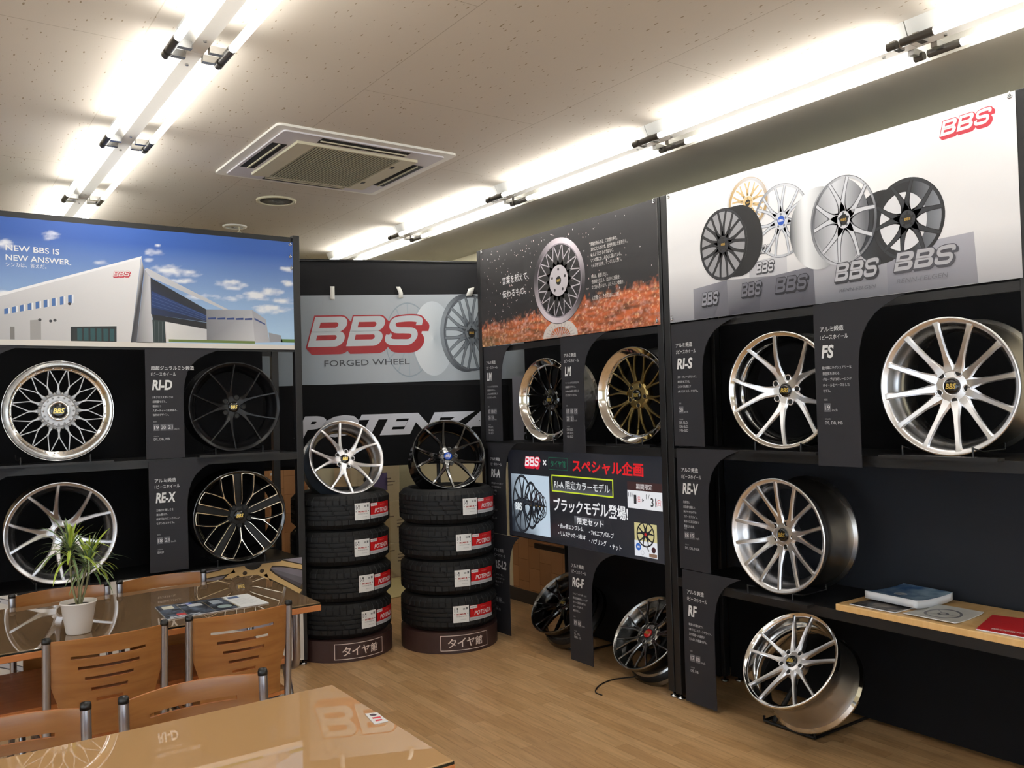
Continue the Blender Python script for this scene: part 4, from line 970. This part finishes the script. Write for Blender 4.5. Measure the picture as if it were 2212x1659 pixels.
for x in (.02, 1.42): MB().tube([(x, 1.46, -.03), (x, -1.14, -.03)], .014, 10).build('stand_upright', M_RACK, bd)
fb = thing('banner', 'pale grey banner with a big red outlined logo on the black backdrop', 'banner', on_b(-.30, 1.73, 0), face_rot(PB), 'printed banners')
A = Art(); A.sec('banner_print')
def fg(a, b): return lerp(lerp(C(128, 138, 146), C(164, 172, 180), a*1.2), C(186, 192, 198), max(0, 1-abs(a-.45)*3)*.6+.15*b)
# local: x from -.30, tilt of one degree in the plane of the sheet
A.grid(-.30, 1.73, 1.66, 2.36, 24, 8, fg)
A.wheel((.77, 2.035), .27, 12, [[(.2, 0, .008), (.6, 0, .006), (.95, 0, .008)]], C(160, 172, 182), C(150, 162, 172), C(140, 152, 162), (.62, 0), (0, 1), 1, rw=.04, hub=.2, cap=C(170, 180, 188), capc=C(150, 160, 170))
A.ring((.93, 2.04), 0, .27, C(196, 204, 210), 9, A=lambda p: (.95+p[0]*.55, 2.04+p[1]), cf=lambda t: lerp(C(214, 220, 224), C(176, 186, 194), .5+.5*cos(t)))
A.ring((1.17, 2.07), 0, .285, C(66, 72, 80), 10, A=lambda p: (1.19+p[0]*.66, 2.075+p[1]), cf=lambda t: lerp(C(60, 66, 74), C(130, 138, 146), .5+.5*cos(t*2+.4)))
A.ring((1.2, 2.07), 0, .262, C(176, 186, 194), 11, A=lambda p: (1.235+p[0]*.72, 2.075+p[1]))
A.wheel((1.235, 2.075), .28, 10, RE, C(112, 120, 128), C(70, 76, 84), C(84, 90, 98), (.74, 0), (0, 1), 12, rw=.07, hub=.22)
A.sec('banner_logo'); A.logo(.060, 1.997, .79, .212, C(196, 203, 208), C(160, 22, 30), 21, slope=.0, n=9)
A.sec('banner_lettering'); A.text('FORGED WHEEL', .172, 1.858, .042, .60, C(60, 62, 66), 21, bold=.004)
tl = rad(.75)
def wt(u, v, w):
    x, y = u-.0, v-2.05; return (x*cos(tl)-y*sin(tl)+.30, x*sin(tl)+y*cos(tl)+2.045-1.73, w)
A.build(fb, warp=wt)
fp = thing('flag', 'black flag with large slanted white capitals below the grey banner', 'flag', on_b(-.30, 1.16, 0), face_rot(PB), 'flags on the backdrop')
m = MB(); V = []; Fs = []; nx = 50
for j in (0, 1):
    for i in range(nx+1): x = -.26+1.76*i/nx; V.append((x+.30, [0, .57][j]-.02*x, .0015*sin(x*12)))
for i in range(nx): Fs.append((i, i+1, nx+2+i, nx+1+i))
m.add(V, Fs, 0, True); m.build('flag_cloth', M_PANEL, fp)
A = Art(); A.sec('flag_lettering'); A.text('POTENZA', -.045, 1.355, .155, 1.405, C(206, 206, 214), 8, bold=.055, shear=.33, slope=.004)
A.build(fp, lift=.003, warp=lambda u, v, w: (u+.30, v-1.16, w))
vf = thing('flag', 'narrow white vertical flag with black sideways letters seen through the rack', 'flag', on_b(1.53, 1.20, -.0), face_rot(PB), 'flags on the backdrop')
A = Art(); A.sec('flag_cloth').rect(0, 0, .26, .56, C(170, 170, 186), 1); A.sec('flag_lettering').text('BRIDGESTONE', .155, -.16, fs=.105, col=C(24, 24, 26), z=3, bold=.03, rot=pi/2)
for k, (V_, F_, C_) in A.S.items():
    for i, p in enumerate(V_): V_[i] = (p[0], max(0, min(.56, p[1])), p[2])
A.build(vf)
for i, (u, v, w, h, tx, bend) in enumerate(((.225, 2.326, .030, .095, 'straight strip of white tape at the left top of the grey banner', 0), (.705, 2.337, .030, .085, 'curling strip of white tape at the middle top of the grey banner', 1), (1.195, 2.355, .045, .055, 'folded strip of white tape at the right top of the grey banner', 2))):
    t = thing('tape_strip', tx, 'tape', on_b(u, v, .012), face_rot(PB), 'tape strips holding the grey banner')
    V = []; Fs = []
    for j in range(9):
        q = j/8; dx = (-.018*max(0, q-.45)/.55 if bend == 1 else (.02*q if bend == 2 else 0)); dz = .012*sin(q*pi)*(1 if bend else .2)
        V += [(dx, h*q, dz), (dx+w, h*q+(.012 if bend == 2 else 0)*q, dz)]
    for j in range(8): Fs.append((2*j, 2*j+1, 2*j+3, 2*j+2))
    m = MB(); m.add(V, Fs, 0, True); o = m.build('tape', M_TAPE, t); sd = o.modifiers.new('s', 'SOLIDIFY'); sd.thickness = .0006

# ================================================================ model boards
def board(label, origin, psi, H, lines, title2=True, t1='アルミ鍛造', t2='1ピースホイール', name='', desc=(), sizes=(), codes=(), flare=.42):
    if not name: title2 = False
    t = thing('info_board', label, 'sign', (origin[0], origin[1], origin[2]), face_rot(psi), 'charcoal wheel information boards')
    k = H/.63
    q = (flare-.205)/.225; ol = [(0, 0), (.205, 0), (.203, .34*k), (.205, .40*k), (.205+.008*q, .45*k), (.205+.024*q, .50*k), (.205+.050*q, .54*k), (.205+.088*q, .575*k), (.205+.135*q, .60*k), (.205+.18*q, .617*k), (flare, H), (0, H)]
    MB().prism(ol, -.002, .002).build('board_panel', M_CHARC, t)
    if not name: return t
    A = Art(); A.sec('board_title'); g = C(206, 206, 208); z = 5; T = H
    if t1: A.text(t1, .030, T-.118, fs=.0245, sx=.95, col=g, z=z, bold=.015); A.text(t2, .030, T-.152, fs=.0235, sx=.78, col=g, z=z, bold=.012)
    A.sec('model_name'); w = .030*len(name)-(.012 if '-' in name else 0); A.text(name, .034, T-.232, .056, w, C(226, 226, 226), z, bold=.035, shear=.16)
    A.sec('description_text')
    for i, l in enumerate(desc): A.text(l, .036, T-.278-.0245*i, fs=.0145, sx=.80, col=C(188, 188, 192), z=z, bold=.01, res=2)
    y = T-.425; A.sec('size_marks')
    A.text('SIZE', .038, y+.014, fs=.010, col=C(170, 170, 174), z=z)
    for i, s in enumerate(sizes):
        x = .038+.037*(i % 3); yy = y-.034-.043*(i//3) if len(sizes) > 2 else y-.034
        A.rect(x, yy, x+.032, yy+.036, C(96, 96, 102), z-1); A.text(s, x+.004, yy+.008, .020, .024, C(214, 214, 216), z)
    x = .038+.037*(len(sizes) if len(sizes) < 3 else len(sizes) % 3 or 3); yy = y-.034-(.043*((len(sizes)-1)//3) if len(sizes) > 2 else 0)
    A.text('inch', x, yy+.002, fs=.017, col=C(170, 170, 174), z=z)
    y -= .075+(.043 if len(sizes) > 3 else 0)
    A.sec('colour_codes'); A.text('COLOR', .040, y+.008, fs=.008, col=C(170, 170, 174), z=z)
    for i, l in enumerate(codes): A.text(l, .040, y-.012-.020*i, fs=.0185, sx=.95, col=C(200, 200, 204), z=z)
    if name: A.build(t, M_SIGN, lift=.0022)
    return t
def sc_(X, Y, z, X0=3.23): return (X, Y*X/X0, 1.55+(z-1.55)*X/X0)
BZ = RY-.034
board('charcoal board at the left photo edge, upper row', (.075, BZ, 1.305), 0, .62, 0, t1=None)
board('charcoal board at the left photo edge, lower row', (.085, BZ, .675), 0, .62, 0, t1=None)
board('charcoal board beside the matte black wheel', (1.070, BZ, 1.303), 0, .615, 0, t1='超超ジュラルミン鍛造', name='RI-D', desc=['5本クロススポークの', '超軽量モデル。', '軽快かつ', 'スポーティーさを物語る、', '独創のデザイン。'], sizes=['19', '20', '21'], codes=['DS, DB, MB'])
board('charcoal board beside the black wheel with gold silver edges', (1.080, BZ, .675), 0, .615, 0, name='RE-X', desc=['力強さと美しさを', '兼ね備えた。', '新時代SUVにふさわしい', 'モダンなスタイル。'], sizes=['18', '21'], codes=['BKD'])
LMd = ['ベーシックでありながら、', '高級感がデザイン。', 'Le Mans24h耐久を制した', 'ロングセラーモデル。']
board('charcoal board hanging left of the black centred lipped wheel', sc_(3.245, 4.925, 1.312), -90, .64, 0, t2='2ピースホイール', name='LM', desc=LMd, sizes=['17', '18', '19', '20', '21'], codes=['DS-SLD,', 'DB-SLD,', 'GL-SLD'], flare=.33)
board('charcoal board hanging between the two lipped wheels', sc_(3.195, 4.075, 1.256), -90, .685, 0, t2='2ピースホイール', name='LM', desc=LMd, sizes=['17', '18', '19', '20', '21'], codes=['DS-SLD,', 'DB-SLD,', 'GL-SLD'])
board('charcoal board behind the right tyre stack, left of the lit display', sc_(3.244, 4.905, .69), -90, .61, 0, name='RI-A', desc=['実戦仕様モータースポーツ', '走りの本質を追求した', '1ピース鍛造', 'ホイール。'], sizes=['18'], codes=['DS, DB'], flare=.34)
board('charcoal board standing on the floor right behind the right tyre stack', sc_(3.240, 4.89, .03), -90, .66, 0, name='RE-L2', desc=['しなやかに、強く。', '7本クロススポークの', '軽量スタンダード', 'モデル。'], sizes=['15', '16'], codes=['DB, DS'], flare=.33)
board('charcoal board on the floor in front of the tilted black chrome wheel', sc_(3.19, 4.06, .022), -90, .665, 0, name='RG-F', desc=['ラインアップスポーツの', '高次元軽量BBSレーシング', 'ホイール直系の走りの', 'スポークを纏った', '軽量モデル。'], sizes=['15', '16'], codes=['SL, DB,', 'BBD, GL'])
board('charcoal board left of the silver forked spoke wheel', sc_(3.24, 3.152, 1.318), -90, .625, 0, t2='2ピースホイール', name='RI-S', desc=['スポーティーな佇まいに、', '新感覚をプラス。', 'こだわりを満たす', '5本クロススポークモデル。'], sizes=['20'], codes=['DS-SLD,', 'DB-SLD,', 'MB-SLD'])
board('charcoal board left of the fourteen spoke wheel', sc_(3.24, 3.140, .692), -90, .615, 0, name='RE-V', desc=['先鋭性と', '高品感を備えた、', '伸びやかなV字の', 'スポークデザイン。', '独自の三次元切削で', '軽量化も追求。'], sizes=['18', '19'], codes=['DS, DB, MGR'])
board('charcoal board on the floor left of the tilted silver wheel', sc_(3.24, 3.128, .022), -90, .668, 0, name='RF', desc=['軽快な印象を放つ、', '5本クロススポークデザイン。', '走行性能への追求が', '生み出した軽量モデル。'], sizes=['17', '18'], codes=['DS, DB'], flare=.38)
board('charcoal board left of the twelve spoke wheel', sc_(3.185, 2.298, 1.252), -90, .688, 0, name='FS', desc=['欧州車にラグジュアリーな', '雰囲気を添える、', 'グループGT3のレーシング', 'ホイールをベースとした', 'モデル。'], sizes=['19'], codes=['DS, DB, MB'])

# ================================================================ lit display (u = 4.99 - Y)
ks = 3.30/3.2
dp = thing('lit_display', 'wide backlit display with white and red sale lettering', 'display', (3.30, 4.63*ks, 1.55+(.70-1.55)*ks), face_rot(-90))
MB().box(0, 0, -.030, 1.452*ks, .605*ks, -.0005).build('display_case', M_BLACKM, dp, bevel=.003)
A = Art(); A.sec('display_screen')
A.face([(.366, .706), (1.808, .702), (1.808, 1.262), (.366, 1.30)], [C(22, 22, 28), C(40, 42, 50), C(34, 36, 44), C(24, 25, 32)], 0)
A.sec('display_picture')
A.grid(.396, .735, .80, 1.106, 16, 14, lambda a, b: lerp(C(196, 214, 230), C(40, 46, 56), (.55-a)*1.6+(.5-b)*.8+.5*(fbm(a*7, b*7)-.5)), 1)
dkw = C(20, 22, 28)
for x, r in ((.735, .045), (.70, .06), (.66, .075), (.61, .10)):
    A.wheel((x, .915), r*1.5, 5, ARMS['RI'][1], C(34, 36, 44), C(12, 13, 18), C(40, 44, 52), (.5, 0), (0, 1), 2+int((.74-x)*40), rw=.12, hub=.2)
A.wheel((.515, .92), .185, 5, ARMS['RI'][1], C(44, 48, 56), C(12, 13, 18), C(46, 50, 58), (.56, 0), (0, 1), 18, rw=.10, hub=.2, capr=.01)
A.text('BBS', .44, .875, .05, .07, C(230, 236, 240), 27, bold=.03)
A.sec('display_lettering')
A.logo(.552, 1.162, .148, .058, C(250, 236, 240), C(220, 30, 60), 2, n=3, out=.06)
A.text('×', .742, 1.172, .036, .036, W_, 3, bold=.02)
for r_ in ((.80, 1.150, .985, 1.153), (.80, 1.222, .985, 1.225), (.80, 1.150, .803, 1.225), (.982, 1.150, .985, 1.225)): A.rect(*r_, C(20, 96, 70), 2)
A.text('タイヤ館', .820, 1.166, .042, .145, C(20, 104, 74), 3, bold=.02)
A.text('スペシャル企画', 1.030, 1.145, .078, .60, C(226, 24, 34), 3, bold=.03)
A.rect(.826, 1.018, 1.386, 1.120, C(206, 226, 50), 1); A.rect(.834, 1.026, 1.378, 1.112, C(30, 32, 36), 2); A.face([(.834, 1.026), (1.378, 1.026), (1.378, 1.070), (.834, 1.070)], [C(90, 94, 98), C(80, 84, 90), C(24, 26, 30), C(24, 26, 30)], 3)
A.text('RI-A 限定カラーモデル', .852, 1.040, .050, .505, C(226, 228, 230), 4, bold=.01)
A.text('ブラックモデル登場!', .840, .900, .082, .660, C(240, 240, 242), 3, bold=.022)
A.face([(1.035, .832), (1.30, .832), (1.30, .888), (1.035, .888)], [C(40, 42, 48), C(30, 32, 38), C(60, 62, 68), C(110, 112, 118)], 2)
A.text('限定セット', 1.060, .842, .040, .235, C(236, 236, 238), 3, bold=.02)
for s, x, y, w in (('・赤or青エンブレム', .880, .802, .235), ('・769エアバルブ', 1.165, .792, .215), ('・リムステッカー3枚/本', .880, .756, .255), ('・ハブリング', 1.165, .742, .150), ('・ナット', 1.345, .730, .095)):
    A.text(s, x, y, .030, w, C(230, 230, 232), 3, bold=.015)
A.rect(1.500, 1.072, 1.765, 1.118, C(62, 36, 36), 1).rect(1.500, .975, 1.765, 1.072, C(236, 236, 240), 1)
A.text('期間限定', 1.570, 1.080, .030, .125, C(214, 206, 206), 2, bold=.01)
A.text('11/', 1.506, 1.035, .024, .040, C(60, 60, 64), 2).text('1', 1.550, 1.000, .048, .020, C(50, 50, 54), 2, bold=.02).text('(日)', 1.572, 1.006, .034, .036, C(220, 40, 50), 2)
A.poly([(1.615, 1.012), (1.615, 1.032), (1.628, 1.022)], C(50, 50, 54), 2)
A.text('1/', 1.645, 1.030, .026, .026, C(60, 60, 64), 2).text('31', 1.678, .992, .048, .042, C(50, 50, 54), 2, bold=.02).text('(日)', 1.722, .996, .036, .040, C(220, 40, 50), 2)
A.sec('display_inset')
A.rect(1.547, .805, 1.718, .90, C(206, 196, 140), 1).rect(1.545, .722, 1.718, .805, C(232, 234, 240), 1)
A.wheel((1.632, .842), .068, 5, ARMS['RI'][1], C(34, 36, 42), C(14, 15, 20), C(40, 42, 48), (1, 0), (0, 1), 2, rw=.12, hub=.2, cap=C(190, 30, 34), capc=C(190, 30, 34))
A.ring((1.575, .772), 0, .020, C(40, 100, 190), 3, n=20).ring((1.69, .765), 0, .016, C(60, 30, 36), 3, n=16).ring((1.605, .742), .010, .013, C(190, 190, 196), 3, n=16).rect(1.655, .726, 1.714, .744, C(140, 110, 90), 2)
A.stroke([(1.635, .782), (1.655, .755)], .008, C(120, 120, 124), 3); A.text('BBS', 1.564, .766, .010, .022, W_, 4, bold=.02)
A.build(dp, M_SCREEN, warp=ow(.36, .70, ks))

# ================================================================ wood counter with brochures
ct = tag(MB().box(3.236, 1.44, .6365, 3.66, 2.245, .664).build('wood_counter', M_COUNT, bevel=.003), 'pale wood counter board lying on the lower shelf at the right edge', 'counter')
def sheet(nm_, label, cat, quad, z, th, fn, lift=(0, 0, 0, 0), curl=0, pages=True, nxy=14, extra=None, rest=None):
    cx = sum(p[0] for p in quad)/4; cy = sum(p[1] for p in quad)/4; t = thing(nm_, label, cat, (cx, cy, z), group='brochures on the counter' if z < .72 else None)
    q = [Vector((p[0]-cx, p[1]-cy, 0)) for p in quad]
    def P(a, b, w): 
        p = (q[0]*(1-a)+q[1]*a)*(1-b)+(q[3]*(1-a)+q[2]*a)*b; h = (lift[0]*(1-a)+lift[1]*a)*(1-b)+(lift[3]*(1-a)+lift[2]*a)*b
        return (p.x, p.y, w+h+curl*(abs(2*a-1)**2.5)*.5)
    n = nxy; V = [P(i/n, j/n, th) for j in range(n+1) for i in range(n+1)]; Vb = [P(i/n, j/n, 0) if not lift[0] else P(i/n, j/n, 0) for j in range(n+1) for i in range(n+1)]
    Fs = [(j*(n+1)+i, j*(n+1)+i+1, (j+1)*(n+1)+i+1, (j+1)*(n+1)+i) for j in range(n) for i in range(n)]; K = (n+1)**2
    rim = [(i, i+1) for i in range(n)]+[(n*(n+1)+i, n*(n+1)+i+1) for i in range(n)]+[(j*(n+1), (j+1)*(n+1)) for j in range(n)]+[(j*(n+1)+n, (j+1)*(n+1)+n) for j in range(n)]
    m = MB(); m.add(V+Vb, [tuple(K+i for i in f) for f in Fs]+[(a, b, K+b, K+a) for a, b in rim]+Fs, 0, True); m.build('pages', M_PAGES, t)
    A = Art(); A.sec('cover'); A.grid(0, 0, 1, 1, 40, 40, fn)
    if extra: extra(A)
    A.build(t, M_PAPER, warp=lambda u, v, w: P(u, v, th+.0006+w*.6)); return t
def blue(a, b): return lerp(C(150, 176, 196), C(30, 78, 130), (fbm(a*4+1, b*5)*2.2-.6))
sheet('brochure', 'thick blue covered brochure stack at the back of the counter', 'brochure', [(3.37, 2.19), (3.62, 2.16), (3.60, 1.93), (3.35, 1.95)], .6692, .032, blue, curl=.016, extra=lambda A: A.ring((.35, .45), .0, .11, C(190, 196, 204), 1, n=24).ring((.35, .45), .03, .09, C(150, 156, 166), 2, n=24).text('BBS', .31, .43, .04, .08, C(60, 64, 72), 3))
sheet('brochure', 'dark covered brochure lying nearest the counter corner', 'brochure', [(3.255, 2.19), (3.335, 2.185), (3.335, 1.985), (3.255, 1.985)][0:1]+[(3.50, 2.175), (3.50, 1.985), (3.257, 1.985)], .6645, .004, lambda a, b: lerp(C(30, 28, 30), C(150, 140, 128), (fbm(a*8, b*8, 4)-.5)*3), curl=.003)
sheet('brochure', 'pale grey brochure with a wheel drawing beside the red folder', 'brochure', [(3.262, 1.955), (3.50, 1.965), (3.505, 1.755), (3.262, 1.745)], .6645, .003, lambda a, b: lerp(C(190, 190, 184), C(206, 204, 200), b), curl=.012, extra=lambda A: A.ring((.5, .5), .28, .33, C(120, 120, 128), 1).ring((.5, .5), .05, .10, C(90, 90, 98), 1).stroke([(.5, .55), (.5, .8)], .02, C(140, 140, 146), 1).stroke([(.45, .45), (.3, .3)], .02, C(140, 140, 146), 1).stroke([(.55, .45), (.7, .3)], .02, C(140, 140, 146), 1))
def redtext(A):
    A.sec('folder_lettering'); A.text('BRIDGESTONE', .22, .12, .085, .70, C(240, 206, 206), 1, bold=.04, shear=.2)
    V = A.S['folder_lettering'][0]
    for i, p in enumerate(V): V[i] = (p[1], p[0], p[2])
    for f in range(len(A.S['folder_lettering'][1])): A.S['folder_lettering'][1][f] = A.S['folder_lettering'][1][f][::-1]
sheet('folder', 'red folder with white lettering cut by the right photo edge', 'folder', [(3.25, 1.66), (3.50, 1.72), (3.56, 1.50), (3.262, 1.462)], .6645, .005, lambda a, b: C(196, 34, 40), extra=redtext)
# magazine on the far table
def mg(a, b):
    if a > .72: return C(228, 230, 230)
    return lerp(C(20, 22, 30), C(96, 110, 130), (fbm(a*12, b*9, 7)-.42)*2.6)
def mge(A):
    A.rect(.05, .68, .16, .90, C(220, 216, 200), 1).rect(.12, .10, .20, .26, C(196, 60, 60), 1).rect(.30, .70, .36, .92, C(50, 80, 170), 1).ring((.58, .30), .0, .12, C(150, 170, 170), 1, n=20, A=lambda p: (.60+p[0]*.6, .27+p[1]))
    A.rect(.30, .60, .44, .80, C(196, 200, 204), 2).rect(.53, .55, .64, .85, C(150, 160, 170), 1).rect(.205, .06, .208, .95, C(190, 170, 110), 2).rect(.47, .06, .473, .95, C(190, 170, 110), 2).rect(.70, .04, .705, .96, C(190, 170, 110), 2)
    A.rect(.74, .76, .86, .92, C(70, 90, 130), 1)
    for i in range(6): A.rect(.75, .62-.08*i, .95-.03*(i % 2), .63-.08*i, C(150, 150, 154), 1)
    A.text('RE-X', .04, .02, fs=.14, col=C(200, 204, 210), z=2, bold=.04).text('BBS', .21, .85, fs=.08, col=C(220, 220, 230), z=2, bold=.04)
sheet('magazine', 'open printed pamphlet on the far table, dark with one white page', 'magazine', [(.822, 3.575), (1.235, 3.585), (1.222, 3.83), (.836, 3.84)], .7405, .003, mg, extra=mge)
sheet('sticker_card', 'small white card with red lettering at the near table corner', 'card', [(.970, 2.035), (1.006, 2.030), (1.012, 2.105), (.982, 2.118)], .7405, .0015, lambda a, b: C(232, 230, 228), nxy=2, extra=lambda A: A.ring((.5, .80), 0, .17, C(60, 40, 60), 1, n=14, A=lambda p: (.5+p[0]*1.6, .80+p[1]*.7)).rect(.2, .42, .85, .56, C(214, 40, 60), 1).rect(.25, .16, .75, .30, C(214, 60, 70), 1))

# ================================================================ cartons and floor cable
def carton(label, x0, y0, z0, x1, y1, z1, top=False):
    t = thing('carton', label, 'box', ((x0+x1)/2, (y0+y1)/2, z0), group='cartons against the back wall'); hx, hy, h = (x1-x0)/2, (y1-y0)/2, z1-z0
    MB().box(-hx, -hy, 0, hx, hy, h).build('carton_body', M_CARD, t, bevel=.004)
    MB().box(-.03, -hy-.001, h*.02, .03, -hy, h).build('carton_tape', mat('carton_tape', C(190, 172, 138), .5), t)
    A = Art(); A.sec('carton_print'); c = C(120, 104, 90)
    for i, (a, b, w) in enumerate(((.10, .20, .06), (.10, .17, .10), (.10, .14, .08), (.02, .24, .05))): A.rect(a, b, a+w, b+.010, c, 1)
    if top: A.rect(-.02, .10, .12, .26, C(104, 92, 140), 1); A.text('S', -.12, .12, .12, .08, C(30, 26, 26), 1, bold=.05)
    A.build(t, M_PRINT, warp=lambda u, v, w: (u, -hy-.001-w, v)); return t
carton('cream carton at the bottom between the tyre stacks', 3.25, 7.12, 0, 3.88, 7.5, .31)
carton('cream carton in the middle of the pile between the tyre stacks', 3.24, 7.13, .311, 3.90, 7.5, .70)
carton('cream carton on top of the pile with a purple label', 3.22, 7.14, .701, 3.71, 7.5, 1.10, True)
tag(MB().tube(smooth_path([(2.986, 3.50, .004), (2.992, 3.56, .004), (3.079, 3.628, .004), (3.20, 3.654, .004), (3.337, 3.61, .004), (3.50, 3.554, .004), (3.66, 3.48, .004)], 6), .0035, 8).build('floor_cable', M_RACK), 'thin black cable lying on the wood floor near the tilted wheels', 'cable')
tag(MB().box(3.1, 6.35, 0, 3.9, 7.08, .006).build('floor_mat', mat('floor_mat_beige', C(206, 190, 140), .8)), 'beige mat on the floor in front of the cartons', 'mat')

t = thing('tape_strip', 'bent white tape seen through the rack beside the machined edge wheel', 'tape', on_b(-.175, 1.055, .02), face_rot(PB), 'tape strips on the backdrop')
m = MB(); m.add([(0, 0, 0), (.022, 0, 0), (.014, .075, .004), (-.008, .075, .004), (-.030, .070, .006), (-.030, .052, .006), (-.008, .056, .004)], [(0, 1, 2, 3), (3, 4, 5, 6)], 0); o = m.build('tape', M_TAPE, t); sd = o.modifiers.new('s', 'SOLIDIFY'); sd.thickness = .0006
